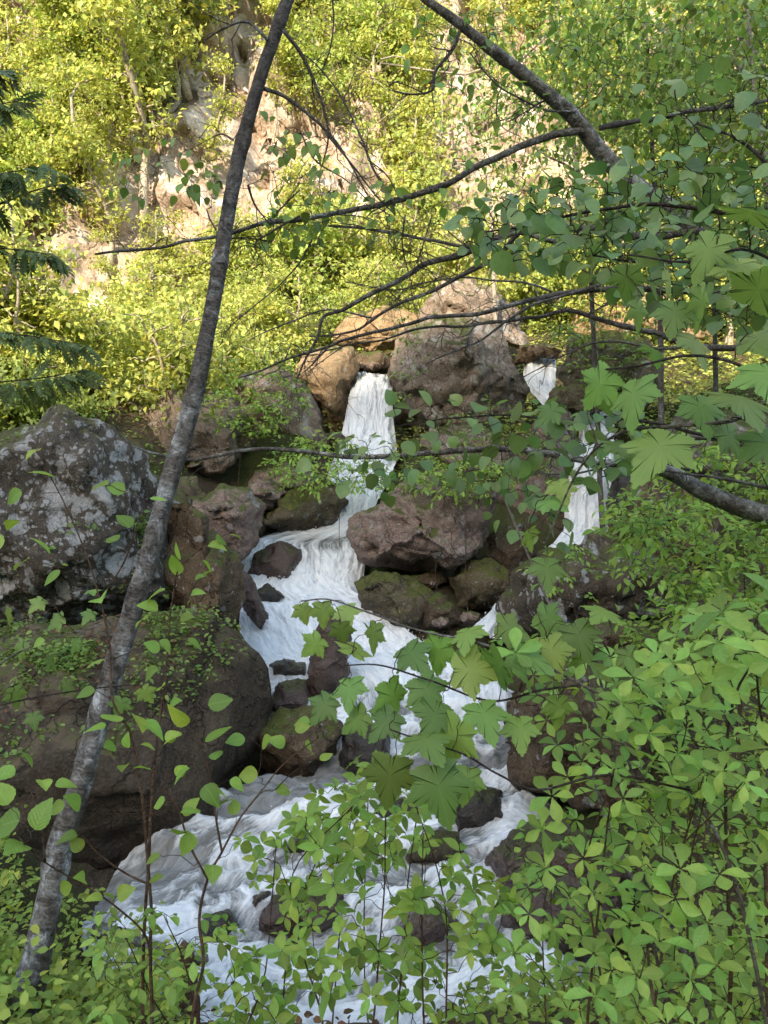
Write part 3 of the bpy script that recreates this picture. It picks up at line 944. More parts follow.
boulder('boulder', 'low wet slab washed by thin water at the right of the lower stream', [(486, 862), (508, 832), (545, 812), (590, 828), (622, 870), (625, 940), (560, 975), (508, 958), (490, 905)], None, .7, M_wetred, 27, 6)
boulder('boulder', 'pinkish red rock standing in the white pool', [(246, 578), (253, 553), (280, 541), (302, 549), (302, 573), (286, 586), (255, 585)], None, .4, M_wetred, 28)
boulder('boulder', 'dark stone in the pool next to the weathered log', [(257, 590), (267, 584), (287, 597), (278, 606), (260, 605)], None, .25, M_wet, 29, 4)
boulder('boulder', 'upright brown rock splitting the cascade in two', [(311, 695), (309, 652), (318, 622), (336, 614), (350, 630), (347, 668), (336, 700), (322, 710)], None, .5, M_wetred, 30)
boulder('boulder', 'small dark stone at the foot of the left chute', [(268, 664), (285, 657), (306, 664), (304, 680), (275, 683)], None, .35, M_wet, 31, 4)
boulder('boulder', 'wet red stone just below the small dark one, thin water over it', [(266, 704), (278, 682), (308, 680), (318, 704), (300, 722)], None, .4, M_wetred, 32, 4)
boulder('boulder', 'squat dark olive boulder beside the huge brown one', [(258, 765), (259, 725), (280, 706), (316, 708), (342, 724), (346, 762), (320, 784), (278, 790)], 8.5, .6, M_brown2, 33)
boulder('boulder', 'glossy black wet boulder in the middle of the stream', [(336, 768), (341, 735), (360, 721), (387, 728), (396, 762), (376, 783), (348, 781)], None, .5, M_wet, 34)
boulder('boulder', 'dark rock with water curtaining over it under the maple leaves', [(446, 813), (454, 791), (475, 782), (502, 790), (508, 816), (487, 835), (455, 833)], None, .35, M_wet, 35)
boulder('boulder', 'small block with a mossy green top in the lower rapids', [(404, 858), (418, 838), (440, 827), (460, 832), (463, 854), (440, 868), (412, 867)], None, .35, M_moss, 36)
boulder('boulder', 'little stone awash upstream of the dark wet ledge', [(281, 854), (294, 835), (318, 829), (324, 843), (302, 858)], None, .25, M_wet, 37, 4)
boulder('boulder', 'dark wet ledge streaked by running water low in the stream', [(258, 930), (272, 896), (300, 880), (337, 883), (352, 908), (342, 932), (300, 943)], None, .4, M_wetred, 38)
boulder('boulder', 'small brown stone left of the dark wet ledge', [(243, 908), (254, 894), (271, 891), (264, 911)], None, .2, M_wetred, 39, 4)
boulder('boulder', 'shaded rock deep in the gap under the reddish boulder', [(470, 560), (490, 530), (520, 520), (540, 555), (520, 585), (490, 575)], 13.6, .6, M_brown2, 40)
boulder('boulder', 'brown rock filling the bank behind the two pale stones', [(240, 500), (252, 470), (285, 462), (318, 470), (322, 492), (285, 505)], 15.8, .7, M_red, 41)
boulder('boulder', 'rock at the right foot of the bank under the lichen ringed boulder', [(560, 640), (590, 622), (640, 620), (672, 640), (650, 668), (590, 665)], 9.2, .7, M_brown2, 42)
boulder('boulder', 'long narrow wet grey rock lying like a log at the left of the white chute', [(231, 578), (240, 569), (250, 576), (262, 598), (270, 620), (260, 631), (246, 612), (236, 594)], 11.9, .25, M_wetred, 47)
boulder('boulder', 'dark wet stone breaking the foam at the far left of the lower stream', [(196, 935), (206, 915), (228, 910), (240, 926), (228, 945), (206, 947)], None, .25, M_wet, 48)
boulder('boulder', 'wet brown stone in the foam behind the bottom middle shrub', [(398, 935), (410, 912), (438, 905), (458, 922), (448, 948), (415, 952)], None, .3, M_wetred, 49)
boulder('boulder', 'dark wet stone under the lobed leaves left of the curtained rock', [(372, 812), (384, 798), (405, 796), (418, 808), (408, 822), (384, 824)], None, .25, M_wet, 50)
boulder('boulder', 'mossy stone in front of the bend between the two visible steps of the right fall', [(546, 402), (556, 388), (580, 384), (603, 394), (606, 410), (585, 420), (556, 416)], 16.7, .5, M_moss, 51)
boulder('boulder', 'small brown stone at the very lip of the right fall', [(512, 366), (520, 346), (545, 342), (562, 350), (557, 361), (540, 358), (528, 363)], 18.9, .45, M_brown2, 52, 4)
boulder('boulder', 'dark rock roofing the hollow beside the leaning trunk', [(188, 478), (205, 452), (248, 432), (272, 420), (268, 440), (238, 462), (222, 480), (200, 486)], 16.6, .7, M_brown2, 43)
boulder('boulder', 'brown rock left of the hollow, mostly behind the leaning trunk', [(150, 500), (165, 478), (196, 478), (208, 500), (190, 525), (160, 520)], 13.4, .8, M_brown2, 44)
boulder('boulder', 'pink brown rock low on the bank right of the hollow', [(238, 500), (250, 482), (270, 478), (286, 492), (272, 512), (246, 514)], 14.6, .5, M_red, 45)
boulder('boulder', 'rock under the herb tuft between the two falls', [(400, 455), (430, 425), (480, 425), (520, 440), (510, 470), (450, 480)], 16.6, .9, M_grey, 46)
# pale stones on the slab and stones caught between the boulders
for k, (px, py, Yd, rr_, lab) in enumerate([(214, 507, 12.5, 7, 'pale flat stone on the red slab, the left one of two'), (226, 506, 12.5, 8, 'pale lumpy stone on the red slab, the right one of two'),
                                            (262, 493, 14.2, 8, 'brown cobble above the pool at the edge of the moss band'), (250, 500, 13.6, 7, 'cobble next to the red slab and the cave'),
                                            (440, 622, 11.4, 7, 'cobble at the waterline under the smooth brown wedge'), (470, 618, 11.7, 9, 'cobble at the waterline under the round mossy boulder'),
                                            (372, 366, 19.0, 8, 'orange cobble in the dark gap above the upper fall'), (336, 437, 17.2, 7, 'pale splinter of rock at the foot of the orange rock')]):
    an = np.linspace(0, 2 * math.pi, 9, endpoint=False)
    rv = np.random.default_rng(k + 70).uniform(.75, 1.15, 9)
    boulder('stone', lab, np.stack([px + rr_ * 1.25 * rv * np.cos(an), py + rr_ * .7 * rv * np.sin(an)], 1), Yd, rr_ / F * Yd * 1.1, M_grey if k in (0, 1, 7) else M_red, 80 + k, 4, cat='stone')
# ------------------------------------------------------------------ plants
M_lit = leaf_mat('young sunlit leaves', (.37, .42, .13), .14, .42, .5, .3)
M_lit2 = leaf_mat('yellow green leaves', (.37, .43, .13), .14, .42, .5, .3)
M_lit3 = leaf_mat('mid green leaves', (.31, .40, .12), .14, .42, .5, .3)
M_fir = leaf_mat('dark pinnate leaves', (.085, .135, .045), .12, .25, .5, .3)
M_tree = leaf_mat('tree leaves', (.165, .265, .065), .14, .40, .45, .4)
M_round = leaf_mat('round leaves with a waxy sheen', (.14, .245, .075), .13, .34, .34, .6, veins=.12)
M_maple = leaf_mat('maple leaves', (.18, .30, .075), .13, .38, .46, .35, veins=.2, side=1)
M_sap = leaf_mat('sapling leaves', (.235, .38, .08), .13, .42, .45, .32, veins=.22)
M_azal = leaf_mat('whorled leaves', (.25, .42, .10), .14, .40, .45, .32, veins=.12)
M_shrub = leaf_mat('shrub leaves', (.245, .40, .09), .15, .42, .46, .32, veins=.12)
M_herb = leaf_mat('herb leaves', (.26, .37, .08), .14, .38, .5, .3)
M_twig = bark_mat('dark twig bark', (.045, .033, .027), (.08, .06, .048), lichen=.08, scale=2, rings=False)
M_twig2 = bark_mat('red brown twig bark', (.10, .055, .035), (.15, .09, .06), lichen=.05, scale=2, rings=False)
M_greytwig = bark_mat('grey twig bark', (.13, .11, .09), (.2, .17, .14), lichen=.2, scale=2, rings=False)
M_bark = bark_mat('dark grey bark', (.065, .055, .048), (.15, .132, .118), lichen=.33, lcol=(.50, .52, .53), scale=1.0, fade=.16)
M_limb = bark_mat('lichened limb bark', (.075, .064, .054), (.14, .122, .105), lichen=.32, lcol=(.38, .39, .36), scale=1.6, rings=False)
M_branch = bark_mat('grey branch bark', (.07, .058, .05), (.13, .112, .098), lichen=.25, lcol=(.3, .31, .3), scale=1.8, rings=False)
M_pale = bark_mat('pale hillside bark', (.28, .235, .19), (.42, .36, .30), lichen=.2, lcol=(.5, .47, .42), scale=1)


class Rg:
    pass


def stem_path(p0, p1, sag=.08, n=8, rng=RNG, wig=.03):
    p0, p1 = np.asarray(p0, float), np.asarray(p1, float)
    L = np.linalg.norm(p1 - p0)
    t = np.linspace(0, 1, n)[:, None]
    p = p0 + (p1 - p0) * t
    p[:, 2] += sag * L * np.sin(np.pi * t[:, 0])
    k = rng.normal(size=(3, 3)) * wig * L
    for i in range(3):
        p = p + np.sin(np.pi * (i + 1) * t) * k[i]
    return p


def twigs_to(targets, mains, mb, r0=.0022, r1=.0010, rng=RNG, maxl=9., up=True, join=None):
    """thin twigs joining every target to the nearest lower place on the stems grown so far; returns the direction each twig arrives in"""
    T = np.asarray(targets, float)
    S = np.concatenate([smooth_path(m, 6) for m in mains])
    root = S[0]
    order = np.argsort(np.min(np.linalg.norm(T[:, None] - S[None], axis=2), axis=1))
    D = np.zeros_like(T)
    for i in order:
        t = T[i]
        v = t - S
        d = np.linalg.norm(v, axis=1)
        cost = d + 1.2 * np.maximum(S[:, 2] - t[2] + .03, 0) * (1 if up else .3) + .12 * np.linalg.norm(S - root, axis=1)
        cost = np.where(d < .012, 9e9, cost)
        j = int(np.argmin(cost))
        s = S[j]
        p = stem_path(s, t, .10, 7, rng, .05)
        L = np.linalg.norm(t - s)
        tube(mb, p, [r0 * (1 + L * 1.6), r1], 4)
        D[i] = nrm(p[-1] - p[-3])
        S = np.concatenate([S, p[2:]])
    return D


def scatter(poly, n, Y0, Y1, sep=0, rng=RNG, wt=None):
    """n places of the scene spread over a region of the view, each at its own distance"""
    poly = np.asarray(poly, float)
    lo, hi = poly.min(0), poly.max(0)
    out = []
    x, y = poly[:, 0], poly[:, 1]
    tries = 0
    while len(out) < n and tries < n * 60:
        tries += 1
        p = lo + (hi - lo) * rng.random(2)
        c = ((y > p[1]) != (np.roll(y, 1) > p[1])) & (p[0] < (np.roll(x, 1) - x) * (p[1] - y) / (np.roll(y, 1) - y + 1e-9) + x)
        if c.sum() % 2 == 0: continue
        if sep and any((p[0] - q[0]) ** 2 + (p[1] - q[1]) ** 2 < sep * sep for q in out): continue
        if wt and rng.random() > wt(p): continue
        out.append((p[0], p[1], rng.uniform(Y0, Y1)))
    return np.array([P(*q) for q in out])


def whorl(mb, tm, C, A, n, size, rng=RNG, tilt=.25):
    """n leaves radiating from each twig tip C round the axis A"""
    O, Dd, Nn, Sz = [], [], [], []
    for c, a in zip(C, nrm(A)):
        r = nrm(np.cross(a, rng.normal(size=3)))
        b = np.cross(a, r)
        k = int(n) if np.isscalar(n) else int(rng.integers(n[0], n[1] + 1))
        f0 = rng.random() * 6
        s = size * rng.uniform(.72, 1.2)
        for j in range(k):
            f = f0 + 2 * math.pi * j / k + rng.normal() * .13
            out = math.cos(f) * r + math.sin(f) * b
            d = out + a * (tilt + rng.normal() * .22)
            O.append(c + out * .004)
            Dd.append(d)
            Nn.append(a + rng.normal(size=3) * .12 - out * .1)
            Sz.append(s * rng.uniform(.7, 1.1))
    leaves(mb, tm, O, Dd, Nn, np.array(Sz))


def alternate(mb, tm, path, n, size, rng=RNG, start=.25, droop=.35, face=None, petiole=.25, pm=None):
    """leaves set alternately along a twig"""
    path = np.asarray(path)
    s = np.linspace(0, 1, len(path))
    O, Dd, Nn, Sz = [], [], [], []
    for i in range(n):
        t = start + (1 - start) * (i + .6) / n if i < n - 1 else 1.0
        p = np.array([np.interp(t, s, path[:, k]) for k in range(3)])
        tg = nrm(np.array([np.interp(min(1, t + .05), s, path[:, k]) - np.interp(max(0, t - .08), s, path[:, k]) for k in range(3)]))
        sd = nrm(np.cross(tg, [0, 0, 1.0]) + 1e-3)
        d = tg * .55 + sd * (1 if i % 2 else -1) * .85 + np.array([0, 0, -droop]) + rng.normal(size=3) * .22
        if i == n - 1: d = tg + np.array([0, 0, -droop]) + rng.normal(size=3) * .15
        d = nrm(d)
        sz = size * rng.uniform(.7, 1.15)
        b = p + d * sz * petiole
        if pm is not None: tube(pm, [p, b], [.0011, .0009], 3)
        O.append(b)
        Dd.append(d)
        Nn.append(np.array([0, 0, 1.0]) + rng.normal(size=3) * .3 + (face if face is not None else 0))
        Sz.append(sz)
    leaves(mb, tm, O, Dd, Nn, np.array(Sz))


def drop_root(p, mx=3.0):
    """where a stem that leaves the frame downwards meets the ground"""
    q = np.array(p, float)
    q[2] = float(ground_z(np.array([q[0]]), np.array([q[1]]))[0])
    return q


def thing(name, base, label, cat, group=None):
    return empty(name, base, label, cat, group)


FACE = np.array([0, -.2, 0])          # leaves lean to the light of the open gap

# --- trees of the hillside: five kinds, each built once and copied
def far_tree(name, label, seed, H, spread, nl, leaf, mat, stems=2, bark=M_pale, group=None):
    rng = np.random.default_rng(seed)
    t = thing(name, (0, 0, 0), label, 'tree', group)
    fb = MB()
    C = []
    for s in range(stems):
        tb = MB()
        a = rng.random() * 6.28
        top = np.array([math.cos(a) * spread * .35, math.sin(a) * spread * .3 - .25, H * rng.uniform(.8, 1)])
        tp = stem_path((.06 * s, .05 * s, -.4), top, .0, 12, rng, .05)
        tube(tb, tp, [.085 * H / 4, .024], 6)
        for k in range(12):
            u = rng.uniform(.22, 1)
            b0 = tp[int(u * 11)]
            dr = rdir(1, rng)[0] * np.array([1, 1, .5]) + np.array([0, -.15, .28])
            L = spread * rng.uniform(.35, .75) * (1.15 - .5 * u)
            p = stem_path(b0, b0 + dr * L, .06, 7, rng, .06)
            tube(tb, p, [.027, .008], 4)
            for m in range(5):
                C.append(p[rng.integers(2, 7)] + rng.normal(size=3) * .16 * spread * np.array([1, 1, .55]))
        C.append(top)
        tb.build('trunk', bark, t)
    C = np.array(C)
    k = rng.integers(0, len(C), nl)
    O = C[k] + rng.normal(size=(nl, 3)) * np.array([.26, .26, .13]) * (.35 + .65 * rng.random((nl, 1)))
    d = rdir(nl, rng) + np.array([0, -.2, -.35])
    leaves(fb, RHOMB, O, d, np.array([0, -.35, 1.0]) + rng.normal(size=(nl, 3)) * .45, leaf * rng.uniform(.6, 1.25, nl))
    fb.build('crown', mat, t)
    return t


def dup(root, loc, rz, sc, label=None, group=None):
    r = root.copy()
    COL.objects.link(r)
    r.location = [float(c) for c in loc]
    r.rotation_euler = (0, 0, rz)
    r.scale = (sc, sc, sc)
    if label: r['label'] = label
    if group: r['group'] = group
    for ch in root.children:
        c = ch.copy()
        COL.objects.link(c)
        c.parent = r
        for g in ch.children:
            e = g.copy()
            COL.objects.link(e)
            e.parent = c
    return r


def hill_at(px, py):
    """the place of the hillside or cliff seen at a pixel"""
    Ys = np.linspace(12, 45, 500)
    pts = np.array([P(px, py, y) for y in Ys])
    gz = np.minimum(ground_z(pts[:, 0], pts[:, 1]), 5)
    hit = (pts[:, 2] < gz) & (pts[:, 1] < cliff_y(pts[:, 0], pts[:, 2]))
    hit = hit | (pts[:, 1] > cliff_y(pts[:, 0], pts[:, 2]))
    return pts[int(np.argmax(hit))] if hit.any() else pts[-1]


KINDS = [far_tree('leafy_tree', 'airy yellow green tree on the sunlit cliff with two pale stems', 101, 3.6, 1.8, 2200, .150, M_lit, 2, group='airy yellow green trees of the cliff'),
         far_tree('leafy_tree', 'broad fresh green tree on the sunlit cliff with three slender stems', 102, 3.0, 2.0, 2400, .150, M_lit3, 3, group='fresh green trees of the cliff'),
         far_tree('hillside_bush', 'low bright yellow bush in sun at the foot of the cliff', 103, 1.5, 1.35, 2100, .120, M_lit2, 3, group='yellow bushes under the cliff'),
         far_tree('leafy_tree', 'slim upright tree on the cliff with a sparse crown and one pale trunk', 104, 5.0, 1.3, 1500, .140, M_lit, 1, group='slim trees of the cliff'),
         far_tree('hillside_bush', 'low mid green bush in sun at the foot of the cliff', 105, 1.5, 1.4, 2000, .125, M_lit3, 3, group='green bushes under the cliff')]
ROCKY = [(165, 175, 36, 66), (235, 115, 42, 85), (268, 160, 22, 28), (480, 130, 50, 70), (570, 150, 50, 60), (18, 30, 30, 45), (120, 205, 28, 36), (235, 40, 22, 45), (640, 110, 30, 40), (340, 170, 30, 50), (480, 190, 20, 20), (85, 265, 35, 25)]
rng = np.random.default_rng(77)
used = [0] * 5
spots = []
tries = 0
while tries < 9000 and len(spots) < 330:
    tries += 1
    px, py = rng.uniform(-170, 900), rng.uniform(-60, 440)
    if py > 335 and px > 290: continue
    if py > 405 and px > 130: continue
    dens = 17 if py < 250 else 14
    if any((px - a) ** 2 + ((py - b) * 1.15) ** 2 < (dens + 10 * rng.random()) ** 2 for a, b in spots): continue
    if any(((px - a) / (c + 16)) ** 2 + ((py - 14 - b) / (d + 16)) ** 2 < 1 for a, b, c, d in ROCKY) and rng.random() < .905: continue
    spots.append((px, py))
for px, py in spots:
    w_ = hill_at(px, py + 12)
    if w_[1] < 12.3 or (w_[1] < 15.8 and px > 170): continue
    low = py > 250
    rk = any(((px - a) / (c + 22)) ** 2 + ((py - 14 - b) / (d + 22)) ** 2 < 1 for a, b, c, d in ROCKY)
    k = int(rng.choice([2, 4, 0], p=[.6, .25, .15])) if low else int(rng.choice([0, 1, 3, 2], p=[.48, .22, .10, .20]))
    if rk: k = 3
    sc = rng.choice([.6, .8, 1.0, 1.25, 1.6], p=[.15, .25, .3, .2, .1]) * rng.uniform(.9, 1.1)
    loc = w_ + np.array([0, -.15, -.1])
    if used[k] == 0:
        KINDS[k].location = [float(c) for c in loc]
        KINDS[k].scale = (sc, sc, sc)
    else:
        dup(KINDS[k], loc, rng.uniform(-.9, .9), sc)
    used[k] += 1
# ------------------------------------------------------------------ the grey leaning tree at the left
def pts(lst, Y0, Y1=None):
    n = len(lst)
    return np.array([P(a[0], a[1], Y0 + ((Y1 if Y1 is not None else Y0) - Y0) * i / max(n - 1, 1)) for i, a in enumerate(lst)])


def branch(par, path, r0, r1, mat, name='branch', wob=.10, seed=1, sides=8, n=7, knots=0, fork=0):
    mb = MB()
    p = smooth_path(path, n)
    q = np.cumsum(np.r_[0, np.linalg.norm(np.diff(p, axis=0), axis=1)])
    p = p + np.stack([fbm(np.stack([q * 3.1, q * 0 + k * 9.1, q * 0 + seed], 1), seed + k, 3) for k in range(3)], 1) * min(.014, r0 * .6) * np.minimum(1, q / .1)[:, None]
    rad = np.linspace(r0, r1, len(p))
    rng = np.random.default_rng(seed)
    for k in range(knots):
        i = rng.integers(2, len(p) - 2)
        rad = rad * (1 + .22 * np.exp(-((np.arange(len(p)) - i) / 1.2) ** 2))
    tube(mb, p, rad, sides, wob, seed)
    for k in range(fork):                      # bare side twigs that fork again
        i = rng.integers(len(p) // 5, len(p) - 2)
        dr = nrm(nrm(p[i + 1] - p[i]) * .9 + rng.normal(size=3) * np.array([.6, .5, .6]))
        L = rng.uniform(.15, .55)
        tw = stem_path(p[i], p[i] + dr * L, .05, 9, rng, .07)
        tube(mb, tw, [min(rad[i] * .55, .0045), .0012], 5)
        for m in range(rng.integers(1, 4)):
            j = rng.integers(2, 8)
            d2 = nrm(dr + rng.normal(size=3) * .6)
            tube(mb, stem_path(tw[j], tw[j] + d2 * L * rng.uniform(.25, .6), .05, 6, rng, .08), [.002, .0009], 4)
    o = mb.build(name, mat, par)
    return p


TP = [(-8, 1120, 3.3), (14, 1050, 3.42), (31, 985, 3.5), (47, 910, 3.6), (62, 840, 3.68), (88, 760, 3.8), (112, 675, 3.9), (142, 580, 4.0), (170, 480, 4.1), (193, 400, 4.2), (212, 310, 4.3), (223, 245, 4.35), (232, 190, 4.4), (243, 140, 4.45), (262, 72, 4.5), (291, -8, 4.6), (320, -80, 4.7), (342, -170, 4.8)]
tp = PP(TP)
t1 = thing('leaning_tree', drop_root(tp[0]), 'grey trunk with white lichen patches leaning across the left of the view', 'tree')
tp[0][2] = min(tp[0][2], t1.location[2] + .1)
mb = MB()
path = smooth_path(tp, 14)
rad = np.interp(np.arange(len(path)), [0, 14 * 2, 14 * 6, 14 * 9, 14 * 12, 14 * 14, 14 * 17], [.076, .067, .054, .045, .040, .036, .030])
rr_ = np.random.default_rng(3)
for k in (30, 51, 78, 104, 128, 150, 171, 182, 205):
    rad = rad * (1 + .14 * np.exp(-((np.arange(len(path)) - k) / 1.6) ** 2))
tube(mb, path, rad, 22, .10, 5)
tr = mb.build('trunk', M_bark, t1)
kb = MB()
for k, sgn in ((44, 1), (62, -1), (100, 1), (139, 1), (176, -1)):            # broken snags
    c = path[k]
    d = nrm(np.array([sgn, -.25, .35]))
    tube(kb, [c, c + d * (rad[k] + .02), c + d * (rad[k] + .045) + np.array([0, 0, .012])], [.014, .010, .005], 6)
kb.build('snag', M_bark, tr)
TB = [([(268, 40), (248, 22), (225, 28), (206, 40)], 4.45, .011, .004), ([(283, 30), (305, 60), (322, 100), (329, 135), (322, 168)], 4.5, .012, .004),
      ([(262, 88), (285, 98), (312, 118), (335, 140), (355, 170), (368, 196)], 4.5, .012, .004), ([(325, 132), (352, 165), (375, 195), (395, 215)], 4.5, .006, .003),
      ([(331, -20), (334, 20), (330, 50), (322, 73)], 4.6, .006, .003), ([(248, 185), (255, 205), (268, 222)], 4.35, .008, .004), ([(233, 140), (222, 134), (212, 137)], 4.4, .007, .003),
      ([(300, 130), (315, 160), (345, 180), (368, 200), (390, 215)], 4.6, .005, .003)]
fb, sb = MB(), MB()
rng = np.random.default_rng(31)
for k, (l, Y, a, b) in enumerate(TB):
    branch(t1, pts(l, Y, Y + .15), a, b, M_branch, seed=40 + k, sides=6, fork=3)
lp = np.concatenate([scatter([(255, 110), (330, 120), (345, 200), (270, 200)], 50, 4.3, 4.9, rng=rng), scatter([(200, 150), (225, 150), (215, 200), (170, 190)], 22, 4.2, 4.5, rng=rng),
                     scatter([(120, 130), (200, 140), (190, 215), (110, 190)], 26, 4.2, 4.6, rng=rng), scatter([(300, 190), (400, 180), (400, 240), (310, 240)], 26, 4.3, 4.8, rng=rng)])
D_ = twigs_to(lp, [pts(l, Y, Y + .15) for l, Y, a, b in TB], sb, .0016, .0009, rng, up=False)
fb.absorb(sb, M_twig)
leaves(fb, OVATE, lp, D_ + np.array([0, 0, -.8]) + rng.normal(size=D_.shape) * .35, np.array([0, -.25, 1]) + rng.normal(size=D_.shape) * .4, .062 * rng.uniform(.7, 1.2, len(lp)))
fb.build('foliage', M_tree, t1)

# ------------------------------------------------------------------ the tree that reaches over from the upper right
t2 = thing('overhanging_tree', drop_root(P(1010, 980, 5.2)), 'lichened tree reaching in from the right with long bare branches across the top', 'tree')
trk = np.vstack([[np.array(t2.location) + np.array([0, 0, -.1])], PP([(985, 760, 5.2), (930, 560, 5.2), (850, 400, 5.2), (760, 290, 5.1), (690, 225, 5.0), (640, 190, 4.95), (606, 158, 4.9), (575, 118, 4.85), (545, 92, 4.8), (512, 66, 4.75), (480, 40, 4.7), (452, 18, 4.7), (420, -6, 4.7), (380, -50, 4.7)])])
mb = MB()
tp2 = smooth_path(trk, 10)
tube(mb, tp2, np.interp(np.arange(len(tp2)), [0, 50, 70, 90, 120, 140], [.10, .062, .052, .040, .028, .016]), 14, .10, 8)
mb.build('trunk', M_limb, t2)
B2 = [([(588, 130), (560, 133), (530, 142), (485, 163), (430, 188), (380, 203), (340, 212), (300, 220), (262, 224), (225, 233), (180, 243), (135, 252), (95, 256)], 4.85, 4.6, .024, .007),
      ([(262, 226), (285, 205), (300, 190)], 4.7, 4.7, .006, .003), ([(268, 241), (240, 238), (215, 243)], 4.7, 4.7, .005, .003),
      ([(600, 225), (560, 240), (520, 232), (500, 240), (470, 246), (435, 240), (400, 234), (360, 228), (330, 226)], 4.6, 4.75, .014, .007),
      ([(700, 232), (640, 236), (580, 230), (520, 230), (485, 246), (455, 258), (425, 265), (400, 280), (375, 290), (345, 308), (325, 315), (318, 335), (310, 350), (296, 377)], 4.7, 4.85, .026, .006),
      ([(520, 232), (495, 258), (465, 272), (430, 290), (405, 300), (380, 315), (360, 328), (335, 333), (310, 336)], 4.7, 4.9, .016, .005),
      ([(372, 318), (330, 310), (296, 320), (270, 330), (250, 340)], 4.9, 5.0, .006, .003),
      ([(600, 128), (640, 122), (690, 112), (740, 105), (800, 95)], 4.9, 5.1, .018, .010), ([(575, 112), (545, 110), (515, 96), (495, 82), (470, 52)], 4.8, 4.7, .007, .004),
      ([(462, 25), (452, 50), (435, 72), (432, 90), (410, 94), (392, 90)], 4.7, 4.7, .012, .004), ([(545, 100), (525, 112), (508, 122)], 4.8, 4.8, .006, .003),
      ([(395, 205), (375, 172), (362, 140), (340, 95), (318, 66), (300, 52)], 4.7, 4.9, .008, .003), ([(400, 200), (388, 176), (370, 160)], 4.7, 4.7, .004, .003),
      ([(300, 216), (272, 232), (255, 244), (262, 262)], 4.65, 4.6, .007, .003), ([(312, 240), (300, 262), (280, 285), (262, 300), (240, 318), (225, 332)], 4.7, 4.75, .005, .0025),
      ([(405, 215), (402, 245), (408, 272), (412, 288)], 4.7, 4.7, .005, .003), ([(432, 215), (420, 255), (416, 275)], 4.7, 4.7, .004, .003)]
for k, (l, Y0, Y1, a, b) in enumerate(B2):
    branch(t2, pts(l, Y0, Y1), a, b, M_branch if k else M_limb, seed=70 + k, sides=8, knots=3, fork=6)
rng = np.random.default_rng(41)
lp = np.concatenate([scatter([(400, 5), (560, 5), (600, 100), (520, 130), (410, 80)], 150, 4.5, 5.6, rng=rng), scatter([(270, 195), (330, 215), (300, 250), (255, 240)], 34, 4.55, 4.8, rng=rng),
                     scatter([(420, 170), (560, 130), (600, 200), (440, 220)], 46, 4.5, 5.2, rng=rng), scatter([(560, 20), (768, 0), (768, 130), (620, 130)], 150, 4.6, 6.0, rng=rng), scatter([(340, 190), (430, 170), (420, 230), (340, 250)], 24, 4.6, 4.9, rng=rng)])
sb, fb = MB(), MB()
D_ = twigs_to(lp, [pts(l, a, b) for l, a, b, c, d in B2], sb, .0018, .0010, rng, up=False)
fb.absorb(sb, M_twig)
leaves(fb, OVATE, lp, D_ + np.array([0, 0, -.7]) + rng.normal(size=D_.shape) * .4, np.array([0, -.25, 1]) + rng.normal(size=D_.shape) * .45, .068 * rng.uniform(.5, 1.2, len(lp)))
fb.build('foliage', M_tree, t2)

# ------------------------------------------------------------------ lower limbs from the right
t3 = thing('leaning_limb_tree', drop_root(P(960, 760, 4.6)), 'pale lichened limb curving in from the right edge and running thin across the middle', 'tree')
l3 = [(905, 575), (850, 545), (790, 522), (745, 508), (705, 492), (672, 474), (640, 463), (608, 463), (575, 459), (540, 452), (505, 449), (470, 450), (430, 453), (390, 456), (350, 457), (310, 452), (270, 449), (240, 451), (212, 457), (190, 460), (160, 455), (132, 446)]
p3 = np.vstack([[np.array(t3.location)], pts(l3, 4.6, 4.9)])
mb = MB()
s3 = smooth_path(p3, 8)
tube(mb, s3, np.interp(np.arange(len(s3)), [0, 24, 48, 60, 75, 120, 160, 176], [.085, .064, .046, .026, .020, .0145, .011, .005]), 12, .12, 12)
mb.build('trunk', M_limb, t3)
B3 = [([(690, 470), (640, 458), (600, 468), (566, 474), (530, 470)], 4.55, 4.6, .010, .004), ([(820, 505), (768, 488), (720, 478), (690, 474), (660, 470)], 4.5, 4.55, .013, .005),
      ([(860, 480), (790, 452), (768, 447), (735, 440), (705, 437), (660, 436)], 4.9, 5.0, .026, .014), ([(245, 450), (230, 456), (222, 462), (212, 462)], 4.85, 4.8, .006, .003), ([(212, 457), (195, 448), (185, 443)], 4.9, 4.9, .004, .002)]
for k, (l, Y0, Y1, a, b) in enumerate(B3):
    branch(t3, pts(l, Y0, Y1), a, b, M_limb if k == 2 else M_branch, seed=100 + k, sides=8, fork=4)

